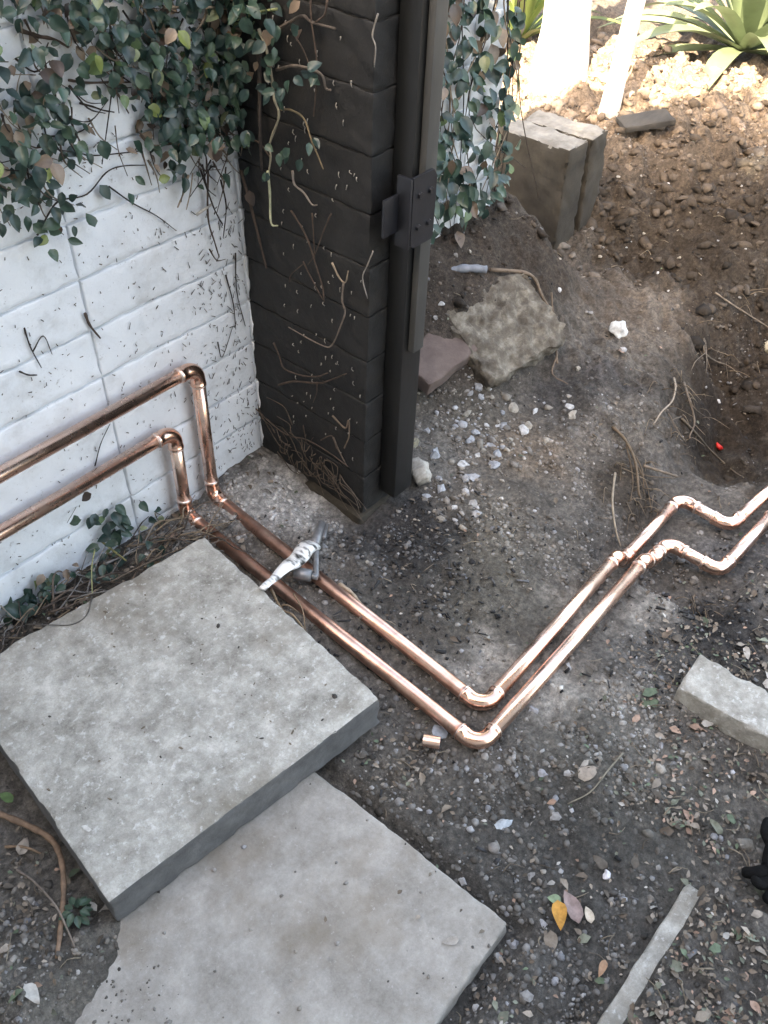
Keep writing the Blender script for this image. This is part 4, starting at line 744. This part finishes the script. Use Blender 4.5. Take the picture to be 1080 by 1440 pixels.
def leaf_label(o, x, y, s_):
    c = LCOL[o.data['ci']]; lm = min(LMARK, key=lambda q: (q[0][0] - x) ** 2 + (q[0][1] - y) ** 2)[1]
    return '%s %s fallen leaf lying near %s' % ('large' if s_ > .0395 else 'small' if s_ < .032 else 'middling', c, lm)
P = scatter(150, d_litter)
for i, (x, y) in enumerate(P):
    o = bpy.data.objects.new('fallen_leaf', random.choice(fallen)); link(o); s_ = RNG.uniform(.026, .046)
    o.location = (x, y, float(surf(x, y)) + .010); o.rotation_euler = (RNG.normal(0, .25), RNG.normal(0, .3), RNG.uniform(0, 6.28)); o.scale = (s_, s_, s_)
    tag(o, leaf_label(o, x, y, s_), 'leaf', 'dry leaves fallen on the soil')
def one_leaf(label, px, ang, L, col, w=.3, dz=.02):
    o = bpy.data.objects.new('fallen_leaf', leaf_mesh('fallen_leaf', col, M_LITTER, L=L, w=w, fold=.25, curl=.25, wave=.6)); link(o); x, y = px[0], px[1]
    o.location = (x, y, float(surf(x, y)) + dz); o.rotation_euler = (.1, .1, ang); return tag(o, label, 'leaf')
one_leaf('orange yellow fallen leaf with pointed tip', (-0.508,-1.271,0.014), math.radians(128), .052, (.48, .24, .055), .27, .022)
one_leaf('dusky pink pointed leaf beside the orange one', (-0.516,-1.320,0.014), math.radians(-32), .060, (.25, .185, .17), .27, .018)
one_leaf('pale green leaf scrap above the orange leaf', (-0.504,-1.277,0.011), math.radians(20), .026, (.20, .26, .16), .4, .014)
one_leaf('small tan leaf with a stalk standing below the orange leaf', (-0.539,-1.386,0.012), math.radians(100), .032, (.33, .20, .125), .22, .018)
one_leaf('green oval leaf at the left end of the thick twig', (-1.030,-0.404,0.017), math.radians(10), .034, (.09, .15, .06), .3, .03)
one_leaf('pale buff curled leaf by the dusky pink one', (-0.503,-1.336,0.014), math.radians(-40), .030, (.46, .39, .31), .3, .018)

mbW = MB()
P = scatter(900, lambda x, y: np.clip(d_litter(x, y) + .12, 0, 1) * (~on_paver_b(x, y)))
for x, y in P:
    l = RNG.uniform(.012, .05); a = RNG.uniform(0, 6.28); z = float(surf(x, y)) + .006; b2 = RNG.normal(0, .4)
    add_stem(mbW, [(x, y, z), (x + l * .5 * math.cos(a), y + l * .5 * math.sin(a), z + RNG.uniform(0, .01)), (x + l * math.cos(a + b2), y + l * math.sin(a + b2), z + RNG.uniform(-.002, .008))], RNG.uniform(.0008, .0018), .0007,
             [(.16, .13, .10), (.09, .075, .06), (.24, .20, .15)][int(RNG.integers(3))], 4, 0, 2)
tag(mbW.build('twig_litter', M_STEM), 'thin broken twigs and straws scattered in the leaf litter', 'twig litter', None, 'stuff')

def root(label, P, r0, r1, col, name='root', cat='root', amp=.002, group=None, branches=()):
    mb = MB(); P = [np.array(p) for p in P]; o0 = P[0]; add_stem(mb, [p - o0 for p in P], r0, r1, col, 7, amp, 6)
    for B in branches: add_stem(mb, [np.array(p) - o0 for p in B], r1 * .9, r1 * .5, col, 6, amp, 5)
    o = mb.build(name, M_STEM); o.location = o0; return tag(o, label, cat, group)
root('thick brown twig bending along the side of the thick paver', [(-1.072,-0.375,0.018),(-1.044,-0.451,0.024),(-1.025,-0.514,0.025),(-1.033,-0.558,0.021),(-1.063,-0.619,0.033),(-1.112,-0.679,0.042),(-1.142,-0.710,0.038)], .0065, .004, (.24, .16, .11), 'twig', 'twig')
root('thin grey twig crossing the thick brown twig', [(-1.098,-0.513,0.016),(-1.089,-0.562,0.021),(-1.096,-0.649,0.064),(-1.102,-0.685,0.049),(-1.111,-0.719,0.045)], .0022, .0015, (.22, .18, .15), 'twig', 'twig')
root('short straight twig below the bend of the thick twig', [(-1.084,-0.457,0.010),(-1.064,-0.488,0.012),(-1.046,-0.520,0.009)], .0028, .002, (.22, .15, .10), 'twig', 'twig')
root('long brown root curling down beside the concrete lump', [(0.810,-0.138,0.285),(0.939,-0.196,0.238),(0.937,-0.249,0.188),(0.948,-0.283,0.135),(0.897,-0.335,0.106),(0.848,-0.386,0.051)], .006, .0035, (.16, .12, .09), branches=[[(0.978,-0.258,0.186),(0.955,-0.287,0.134),(0.919,-0.337,0.097)],[(0.865,-0.373,0.062),(0.808,-0.394,0.037),(0.807,-0.457,0.029)]])
root('pale root looping down from the trench lip', [(1.106,-0.653,-0.009),(1.032,-0.692,0.010),(0.959,-0.719,0.010),(0.877,-0.725,0.021),(0.829,-0.734,0.002)], .0032, .002, (.30, .25, .20))
root('forked root hanging at the top of the trench', [(1.135,-0.680,-0.038),(1.054,-0.728,-0.011),(1.010,-0.781,-0.053),(0.946,-0.800,-0.072)], .0045, .002, (.14, .11, .085), branches=[[(1.052,-0.736,-0.019),(1.033,-0.762,-0.035),(1.195,-0.776,-0.161)],[(0.981,-0.750,-0.038),(0.904,-0.753,-0.011),(0.928,-0.808,-0.084)],[(0.909,-0.736,0.003),(0.922,-0.775,-0.044),(0.940,-0.802,-0.094)]])
root('long thin root running down to the red scrap', [(0.998,-0.750,-0.056),(1.048,-0.791,-0.124),(1.152,-0.820,-0.242),(1.180,-0.896,-0.297),(0.968,-0.982,-0.138)], .004, .002, (.15, .12, .09))
root('tangled root in the wall of the trench', [(1.455,-0.594,-0.060),(1.400,-0.630,-0.073),(1.490,-0.639,-0.142),(1.532,-0.671,-0.169)], .0032, .002, (.17, .14, .11), branches=[[(1.400,-0.630,-0.073),(1.267,-0.655,-0.032),(1.233,-0.656,-0.046)],[(1.459,-0.601,-0.073),(1.312,-0.670,-0.053),(1.291,-0.685,-0.077)]])
root('bundle of brown roots above the pipe jog', [(0.739,-0.650,0.010),(0.720,-0.704,-0.001),(0.651,-0.772,0.003),(0.575,-0.830,-0.015),(0.570,-0.840,-0.031)], .005, .0025, (.13, .095, .065), branches=[[(0.716,-0.721,-0.015),(0.662,-0.796,-0.015),(0.591,-0.848,-0.041)],[(0.690,-0.746,-0.011),(0.641,-0.797,-0.014),(0.742,-0.862,-0.060)],[(0.713,-0.710,-0.006),(0.616,-0.789,-0.015),(0.535,-0.833,-0.024)],[(0.651,-0.772,0.003),(0.632,-0.827,-0.030),(0.584,-0.875,-0.071)]])
root('stick laid over the soil near the root bundle', [(0.678,-0.788,-0.018),(0.706,-0.826,-0.032),(0.758,-0.860,-0.067)], .0042, .0035, (.19, .15, .115), 'twig', 'twig', .0005)
root('pale root standing up behind the pipe joint', [(0.601,-0.746,-0.019),(0.496,-0.796,-0.008),(0.431,-0.848,-0.031),(0.409,-0.881,-0.065)], .0034, .002, (.30, .25, .19))
root('grey twig slanting over the wall of the trench', [(1.611,-0.534,0.019),(1.627,-0.599,-0.006),(1.694,-0.679,-0.071),(1.755,-0.734,-0.122)], .0032, .002, (.20, .165, .13), 'twig', 'twig')
root('thin curved root crossing the soil under the paver corner', [(-0.177,-1.208,0.016),(-0.236,-1.208,0.026),(-0.294,-1.205,0.019),(-0.332,-1.184,0.005)], .002, .0012, (.20, .18, .14))
root('pale peeled twig lying behind the upper pipe', [(-0.222,-0.486,0.020),(-0.227,-0.522,0.027),(-0.234,-0.559,0.022)], .0055, .003, (.36, .29, .22), 'twig', 'twig')
root('brown twig bent against the paver edge beside the pipe', [(-0.364,-0.411,0.070),(-0.397,-0.481,0.080),(-0.400,-0.515,0.090),(-0.393,-0.541,0.060)], .003, .002, (.24, .17, .11), 'twig', 'twig', branches=[[(-0.333,-0.446,0.050),(-0.355,-0.496,0.050),(-0.378,-0.534,0.040)],[(-0.385,-0.460,0.060),(-0.378,-0.477,0.070),(-0.357,-0.488,0.050)]])

mbR = MB()
for px in [(1.118,-0.660,-0.039),(1.110,-0.707,-0.066),(1.002,-0.700,-0.050),(1.091,-0.754,-0.113),(0.738,-0.748,-0.039),(0.658,-0.759,-0.035),(0.635,-0.832,-0.054),(1.461,-0.602,-0.101),(1.540,-0.643,-0.151),(0.881,-0.736,-0.028),(0.947,-0.787,-0.093),(1.686,-0.618,-0.030),(1.641,-0.747,-0.213),(0.555,-0.808,-0.041),(0.572,-0.860,-0.073),(0.343,-1.094,-0.072),(0.352,-1.137,-0.072)]:
    for k in range(6):
        p = np.array(px) + RNG.normal(0, .025, 3) * np.array((1, 1, 0)); p[2] = float(ground_height(p[0], p[1])) + .004; l = RNG.uniform(.03, .09); a = RNG.uniform(2.6, 5.0)
        add_stem(mbR, [p, p + (l * .4 * math.cos(a), l * .4 * math.sin(a), .02), p + (l * math.cos(a + .4), l * math.sin(a + .4), RNG.uniform(-.03, .02))], RNG.uniform(.0009, .002), .0006, [(.17, .13, .09), (.09, .07, .05), (.24, .19, .14)][k % 3], 4, .002, 3)
tag(mbR.build('fine_roots', M_STEM), 'fine torn roots hanging out of the trench sides', 'roots', None, 'stuff')
gq = MB()
for k in range(120):
    lx, ly = RNG.uniform(-.28, .28), RNG.uniform(-.27, .27); r_ = RNG.uniform(.0008, .0026) * (2.2 if k < 8 else 1); c_ = [(.06, .055, .05), (.5, .49, .46), (.16, .13, .10)][k % 3]
    V = IV * RNG.uniform(.6, 1.2, (len(IV), 1)) * np.array((r_ * RNG.uniform(1, 2.6), r_, r_ * .5)); a = RNG.uniform(0, 3.1); V = V @ np.array(((math.cos(a), math.sin(a), 0), (-math.sin(a), math.cos(a), 0), (0, 0, 1))); gq.add(V + np.array((lx, ly, .0855)), IF, c_)
gq.build('grit', M_STONE, pa, False)['kind'] = 'stuff'

# low creeper and dead vine between the paver and the wall
gv = thing('ground_creeper', 'tangle of dead vine and small green creeper between wall and paver', 'creeper', (0, 0, 0))
mbV = MB()
for k in range(130):
    x = RNG.uniform(-0.98, -0.36); y = RNG.uniform(-0.22, -0.03); a = RNG.normal(0, .6); l = RNG.uniform(.05, .16); z = float(ground_height(x, y))
    Pq = [(x + l * q * math.cos(a), min(-.02, y + l * q * math.sin(a)), z + .012 + .028 * math.sin(q * 2.6 + k) ** 2) for q in (0, .33, .66, 1)]
    add_stem(mbV, Pq, RNG.uniform(.0014, .0032), .001, [(.13, .10, .08), (.22, .17, .12), (.07, .055, .045), (.20, .19, .18)][k % 4], 5, .006, 4)
for px, r, c in [([(-0.518,0.067,0.070),(-0.526,-0.013,0.070),(-0.525,-0.100,0.070)], .0045, (.24, .22, .10)), ([(-0.491,-0.057,0.060),(-0.448,-0.087,0.060),(-0.404,-0.120,0.060),(-0.364,-0.166,0.060)], .0032, (.13, .10, .075)), ([(-0.564,-0.044,0.100),(-0.604,-0.091,0.100),(-0.651,-0.152,0.100)], .0022, (.30, .30, .15)),
                 ([(-0.656,-0.161,0.104),(-0.693,-0.194,0.104),(-0.731,-0.192,0.104),(-0.764,-0.162,0.104),(-0.796,-0.123,0.104)], .0022, (.10, .09, .08)), ([(-0.504,0.056,0.200),(-0.543,0.010,0.200),(-0.602,-0.030,0.200)], .0015, (.15, .14, .12)), ([(-0.590,-0.128,0.070),(-0.523,-0.140,0.070),(-0.443,-0.155,0.070),(-0.382,-0.175,0.070)], .003, (.14, .11, .085)),
                 ([(-0.699,0.147,0.060),(-0.670,0.128,0.060),(-0.630,0.148,0.060)], .002, (.18, .16, .12)), ([(-0.798,-0.025,0.090),(-0.797,-0.068,0.090),(-0.792,-0.090,0.090)], .0025, (.22, .20, .17))]:
    stem_part(gv, px, r, r * .6, c)
mbV.build('dead_vines', M_STEM, gv)['kind'] = 'stuff'
for px, n_, ls, zz in [([(-0.503,0.019,0.160)], 9, .034, .02), ([(-0.491,0.015,0.110)], 10, .036, .02), ([(-0.497,-0.022,0.080)], 10, .036, .015), ([(-0.555,-0.063,0.060)], 8, .036, .01), ([(-0.452,-0.121,0.060)], 7, .030, .01), ([(-0.670,-0.007,0.060)], 9, .028, .012),
                      ([(-0.750,0.012,0.060)], 10, .046, .015), ([(-0.712,0.040,0.060)], 6, .036, .015), ([(-0.463,-0.035,0.070)], 4, .026, .01), ([(-0.375,-0.000,0.050)], 3, .03, .01), ([(-0.697,0.126,0.060)], 6, .03, .012), ([(-0.605,-0.112,0.070)], 4, .03, .01)]:
    p0 = np.array(px[0])
    for k in range(n_):
        p = p0 + RNG.normal(0, 1, 3) * np.array((.028, .022, zz)); p[1] = min(p[1], -.015)
        ivy_leaf(gv, p, (-0.5, -0.5, 0.9), ls * RNG.uniform(.7, 1.15), .12)
wl = thing('weed', 'small green weed sprouting by the front corner of the thick paver', 'weed', (-1.076,-0.674,0.026))
for k in range(14):
    a = k * 2.4; o = bpy.data.objects.new('leaf', ivy_meshes[3]); link(o, wl); o.matrix_local = leaf_matrix((.008 * math.cos(a), .008 * math.sin(a), .012 + .002 * k), (.3 * math.cos(a), .3 * math.sin(a), 1), (math.cos(a), math.sin(a), .3), .02 + .001 * (k % 5))

# ------------------------------------------------------------------ rubble: individual stones one can point at
def stone_label(base, col, r, x, y):
    g = sum(col) / 3; tone = 'bluish' if col[2] > col[0] * 1.06 else 'buff' if col[0] > col[2] * 1.15 else 'white' if g > .45 else 'light grey' if g > .3 else 'mid grey' if g > .2 else 'dark grey'
    M2 = LMARK + [((.52, -.16), 'the red brick'), ((1.4, -.1), 'the upright slab'), ((1.2, -.8), 'the trench'), ((.75, -.45), 'the bundle of brown roots'), ((.14, -.45), 'the big buff lump'), ((-.15, -.2), 'the pier face'), ((-.2, -.45), 'the white paste tube'),
                  ((-.43, -.9), 'the copper offcut'), ((2.1, .1), 'the dark board'), ((1.1, -.45), 'the lone white stone'), ((.35, -.25), 'the steel post'), ((.6, -.3), 'the lower edge of the brick'), ((.1, -.75), 'the middle of the pipe bend'), ((.2, -1.05), 'the outer pipe run')]
    lm = min(M2, key=lambda q: (q[0][0] - x) ** 2 + (q[0][1] - y) ** 2)[1]
    return '%s %s near %s' % (tone, base, lm)
STM = {}
def stone(label, px, r, col, fl=.7, group=None, seed=None, m=M_STONE, sub=2, dz=.1):
    seed = seed if seed is not None else int(RNG.integers(1000))
    me = rock_mesh('stone', (r, r * RNG.uniform(.65, .95), r * fl), m, seed, sub, .6)
    if sub < 3: me.polygons.foreach_set('use_smooth', [False] * len(me.polygons))
    a = me.color_attributes.new('Col', 'FLOAT_COLOR', 'POINT'); c = np.ones((len(me.vertices), 4), np.float32); c[:, :3] = col; a.data.foreach_set('color', c.ravel())
    if group: label = stone_label(label, col, r, px[0], px[1])
    o = obj('stone', me, None, (px[0], px[1], float(surf(px[0], px[1])) + r * fl * dz), (0, 0, RNG.uniform(0, 6.28))); return tag(o, label, 'stone', group)
WH = (.48, .48, .48); BG = (.33, .345, .37); BUFF = (.33, .305, .265); GY = (.24, .23, .22)
stone('big buff lump of mortar at the foot of the steel post', (0.204,-0.384,0.001), .046, (.40, .375, .335), .8, None, 5, M_STONE, 3, .45)
stone('chalky white lump standing behind the big buff one', (0.307,-0.348,0.005), .018, BG, 1.2, None, 6)
stone('mossy tan pebble tucked behind the steel post', (0.297,-0.287,0.015), .019, (.25, .23, .17), .8, None, 8)
stone('white stone lying alone on the pale crusted soil', (1.126,-0.431,0.044), .032, (.58, .60, .60), .8, None, 9, M_STONE, 3, .4)
stone('rounded pale stone sitting at the rim of the trench', (1.735,-0.747,-0.201), .04, (.45, .42, .33), .9, None, 10, M_STONE, 3, .5)
stone('white jagged piece in front of the big buff lump', (0.176,-0.519,0.002), .016, WH, .9, None, 11)
stone('long pale blue flake of mortar beside the big buff lump', (0.304,-0.480,0.002), .026, BG, .4, None, 12)
stone('grey slab shaped pebble right of the white jagged piece', (0.219,-0.539,0.005), .018, (.30, .29, .28), .6, None, 13)
stone('bluish flat pebble close to the copper offcut', (-0.365,-0.894,-0.011), .02, (.33, .36, .40), .5, None, 14)
stone('pale bluish flake half sunk in gravel below the pipe corner', (-0.448,-1.111,-0.005), .02, (.40, .44, .47), .5, None, 15)
stone('white popcorn shaped crumb near the dusky pink leaf', (-0.410,-1.310,0.004), .013, (.66, .64, .66), .9, None, 16)
stone('flat grey stone next to the black glove', (-0.185,-1.471,-0.001), .02, (.20, .19, .17), .6, None, 19)
stone('small white pebble on the dark bank by the long root', (1.071,-0.234,0.140), .010, WH, .8, None, 17)
for px in [(0.461,-0.371,0.000),(0.451,-0.433,-0.006),(0.583,-0.285,0.053),(0.623,-0.302,0.047),(0.566,-0.309,0.036),(0.600,-0.456,-0.006),(0.667,-0.435,-0.008),(0.749,-0.499,-0.002),(0.725,-0.530,-0.009),(0.540,-0.394,-0.008),(0.513,-0.373,-0.003),(0.434,-0.320,0.015),(0.487,-0.317,0.021),(0.571,-0.459,-0.008),(0.585,-0.376,0.003),(0.329,-0.426,-0.002),(0.436,-0.469,-0.007),(0.624,-0.383,0.003),(0.390,-0.489,-0.005),(0.393,-0.431,-0.002),(0.424,-0.379,0.001),(0.517,-0.455,-0.014),(0.170,-0.431,-0.008),(0.212,-0.445,-0.003)]:
    stone('chalky crumb of mortar', px, RNG.uniform(.010, .021), random.choice([WH, BG, BUFF, BG]), .75, 'chalky mortar crumbs in the rubble')
for px in [(0.882,-0.439,0.033),(1.580,-0.331,0.028),(1.640,-0.167,0.042),(1.690,-0.351,0.047),(1.679,-0.600,-0.006),(1.548,-0.569,-0.044),(1.447,-0.595,-0.097),(1.375,-0.729,-0.214),(1.560,-0.393,-0.009),(1.126,-0.326,0.073),(0.620,-0.106,0.233),(0.588,-0.112,0.208),(0.536,-0.115,0.162),(0.784,-0.076,0.326),(0.733,-0.062,0.329),(1.705,-0.053,0.118),(1.719,-0.187,0.075),(1.892,-0.371,0.155),(1.502,0.025,0.083),(1.853,-0.284,0.141),(1.845,0.014,0.186),(1.960,-0.135,0.167)]:
    stone('pebble lying on brown soil', px, RNG.uniform(.006, .011), random.choice([BUFF, WH, GY]), .75, 'pale pebbles on the soil bank')
for px in [(-0.196,-1.012,-0.006),(-0.118,-0.995,-0.003),(-0.051,-1.008,-0.009),(-0.132,-0.922,-0.004),(0.193,-0.944,-0.018),(0.260,-0.972,-0.016),(-0.356,-1.035,-0.003),(-0.312,-1.107,-0.005),(-0.280,-1.151,0.004),(-0.405,-1.020,-0.011),(-0.409,-0.970,-0.008),(-0.371,-1.178,-0.002),(-0.194,-1.227,0.007),(-0.104,-1.257,0.006),(-0.126,-1.292,0.006),(-0.193,-1.274,0.006),(-0.526,-0.974,-0.010),(-0.542,-0.934,-0.009),(-0.497,-1.137,-0.008),(-0.496,-1.207,-0.011),(-0.567,-1.172,-0.014),(-0.576,-1.116,-0.024),(-0.551,-1.273,-0.005),(-0.606,-1.248,-0.033),(-0.692,-1.263,-0.020),(-0.669,-1.316,-0.000),(-0.617,-1.339,-0.005),(-0.641,-1.243,-0.033),(-0.733,-1.264,-0.021),(-0.603,-1.386,-0.011)]:
    stone('pebble in the gravelly soil', px, RNG.uniform(.007, .014), random.choice([GY, (.32, .32, .33), (.18, .175, .17), (.38, .37, .36)]), .65, 'grey pebbles in the gravelly soil')
for px in [(0.088,-0.305,-0.003),(0.092,-0.201,0.008),(-0.022,-0.179,-0.006),(-0.049,-0.256,-0.015),(-0.120,-0.225,0.016),(-0.101,-0.143,0.026),(0.000,-0.132,0.014),(0.000,-0.259,-0.010),(-0.038,-0.509,-0.007),(-0.098,-0.515,-0.005),(0.026,-0.591,0.001),(0.067,-0.625,0.005)]:
    stone('pebble lying in pale dust', px, RNG.uniform(.006, .011), random.choice([GY, (.32, .32, .33), (.38, .37, .36)]), .65, 'pebbles in the dust by the pier')

# ------------------------------------------------------------------ sunlit planting beyond
def tree(name, label, base, lean, r0, r1, h, crown_r, col, nleaf, cat='tree'):
    t = thing(name, label, cat, base)
    P = [np.array((lean[0] * q * h, lean[1] * q * h, q * h)) for q in (-.03, .02, .08, .2, .4, .7, 1)]
    R = [r0 * 1.5, r0 * 1.35, r0 * 1.1, r0, (r0 * .8 + r1 * .2), (r0 + r1) / 2, r1]
    P = smooth_path(P, 5); R = np.interp(np.linspace(0, 6, len(P)), range(7), R)
    V, Fc = tube_geo(P, R, 20); V = np.array(V); V[:, :2] *= (1 + .05 * fbm(V[:, 2] * 9 + V[:, 0] * 20, V[:, 1] * 22, 7, 3))[:, None]
    mb = MB(); mb.add(V, Fc); mb.build('trunk', M_BARK, t)
    top = P[-1]; limbs = MB()
    for k in range(7):
        a = k * 2.4; d = np.array((math.cos(a), math.sin(a), .6)) * crown_r * .75
        add_stem(limbs, [top - (0, 0, .1), top + d * .5 + (0, 0, .1), top + d], r1 * .6, r1 * .15, (.35, .3, .25), 6, .03)
    limbs.build('limb', M_STEM, t)
    crown_leaves(t, top + np.array((0, 0, crown_r * .35)), (crown_r, crown_r, crown_r * .65), nleaf, col, .09)
    return t
def crown_leaves(t, c, rad, n, col, ls, name='crown', k=40, spread=.17):
    cc = RNG.normal(0, 1, (k, 3)); cc /= np.linalg.norm(cc, axis=1, keepdims=True); cc *= RNG.uniform(.3, 1, (k, 1)) ** .5
    p = cc[RNG.integers(0, k, n)] + RNG.normal(0, spread, (n, 3)); p = p * np.array(rad) + np.array(c)
    LV = np.array([(-.3, .3, 0), (0, 0, 0), (.3, .3, 0), (.22, .75, -.08), (0, 1, -.15), (-.22, .75, -.08), (0, .5, .06)]); LF = np.array([(0, 1, 6), (1, 2, 6), (2, 3, 6), (3, 4, 6), (4, 5, 6), (5, 0, 6)])
    V = np.einsum('nij,kj->nki', rand_rot(n), LV) * (ls * RNG.uniform(.6, 1.3, (n, 1, 1))) + p[:, None, :]
    Fc = (LF[None] + (np.arange(n) * 7)[:, None, None]).reshape(-1, 3)
    cl = np.array(col) * RNG.uniform(.6, 1.4, (n, 1)); o = link(bpy.data.objects.new(name, fast_mesh(name, V.reshape(-1, 3), Fc, M_CROWN, np.repeat(cl, 7, 0), False)), t); o['kind'] = 'stuff'; return o
tree('pale_tree', 'thick pale tree trunk glaring in the sun behind the upright slab', (2.42, 0.66, 0.22), (0.03, 0.03), .090, .075, 3.4, 1.3, (.06, .10, .04), 2500)
tree('slender_tree', 'slender pale sapling trunk leaning beside the thick sunlit tree', (2.12, 0.25, 0.20), (0.20, 0.02), .032, .02, 2.8, .7, (.07, .11, .045), 900)
# unseen tree left of the camera, its crowns shaped to dapple the bank
st_ = thing('shade_tree', 'unseen leafy shade tree dappling the bank', 'tree', (-3.0, -0.62, 0))
mb = MB(); add_stem(mb, [(0, 0, -.1), (.02, 0, 1), (.1, -.05, 2.4), (.2, -.3, 3.2), (.35, -.6, 3.9)], .13, .05, (.35, .3, .25), 14); mb.build('trunk', M_STEM, st_)
crown_leaves(st_, (0.0, -.85, 3.9), (1.1, 1.0, .6), 2900, (.05, .085, .035), .11, 'crown', 22, .13)
crown_leaves(st_, (0.80, -1.85, 3.75), (1.1, 1.0, .55), 2400, (.05, .085, .035), .11, 'crown', 20, .13)
crown_leaves(st_, (-0.65, 0.05, 4.0), (1.0, 1.0, .6), 2500, (.05, .085, .035), .11, 'crown', 22, .13)

def strap_plant(name, label, base, n, L, w, col, elev, seed, spread=1.0, cols2=None):
    t = thing(name, label, 'plant', base); rg = np.random.default_rng(seed)
    for k in range(n):
        a = k * 2.39996; ring = k / n; el = math.radians(elev[0] + (elev[1] - elev[0]) * ring + rg.normal(0, 5)); l = L * rg.uniform(.8, 1.1) * (1 - .25 * ring); V = []; nu, nv = 9, 4; dr = rg.uniform(.3, .6)
        for i in range(nu + 1):
            q = i / nu; e2 = el - dr * q * q * 1.4; hw = w * (0.55 + 0.9 * q) * (1 - q ** 3.5) + .002
            r = l * q * math.cos(el * .6 + e2 * .4); z = l * q * math.sin(el * .6 + e2 * .4)
            for j in range(nv + 1):
                s = j / nv * 2 - 1; V.append((r * math.cos(a) - s * hw * math.sin(a), r * math.sin(a) + s * hw * math.cos(a), z + .35 * hw * s * s))
        Fc = [(i * (nv + 1) + j, i * (nv + 1) + j + 1, (i + 1) * (nv + 1) + j + 1, (i + 1) * (nv + 1) + j) for i in range(nu) for j in range(nv)]
        mb = MB(); mb.add(V, Fc, np.array(col) * rg.uniform(.75, 1.3)); mb.build('leaf', M_STRAP, t)
    return t
strap_plant('agave', 'large agave rosette with broad drooping leaves in sun and shade', (3.25, 0.20, 0.28), 40, .74, .050, (.15, .19, .11), (5, 75), 3)
strap_plant('yucca', 'spiky yellow green strap leaved plant beside the thick tree trunk', (2.75, 1.10, 0.24), 30, .52, .026, (.13, .17, .055), (25, 85), 5)
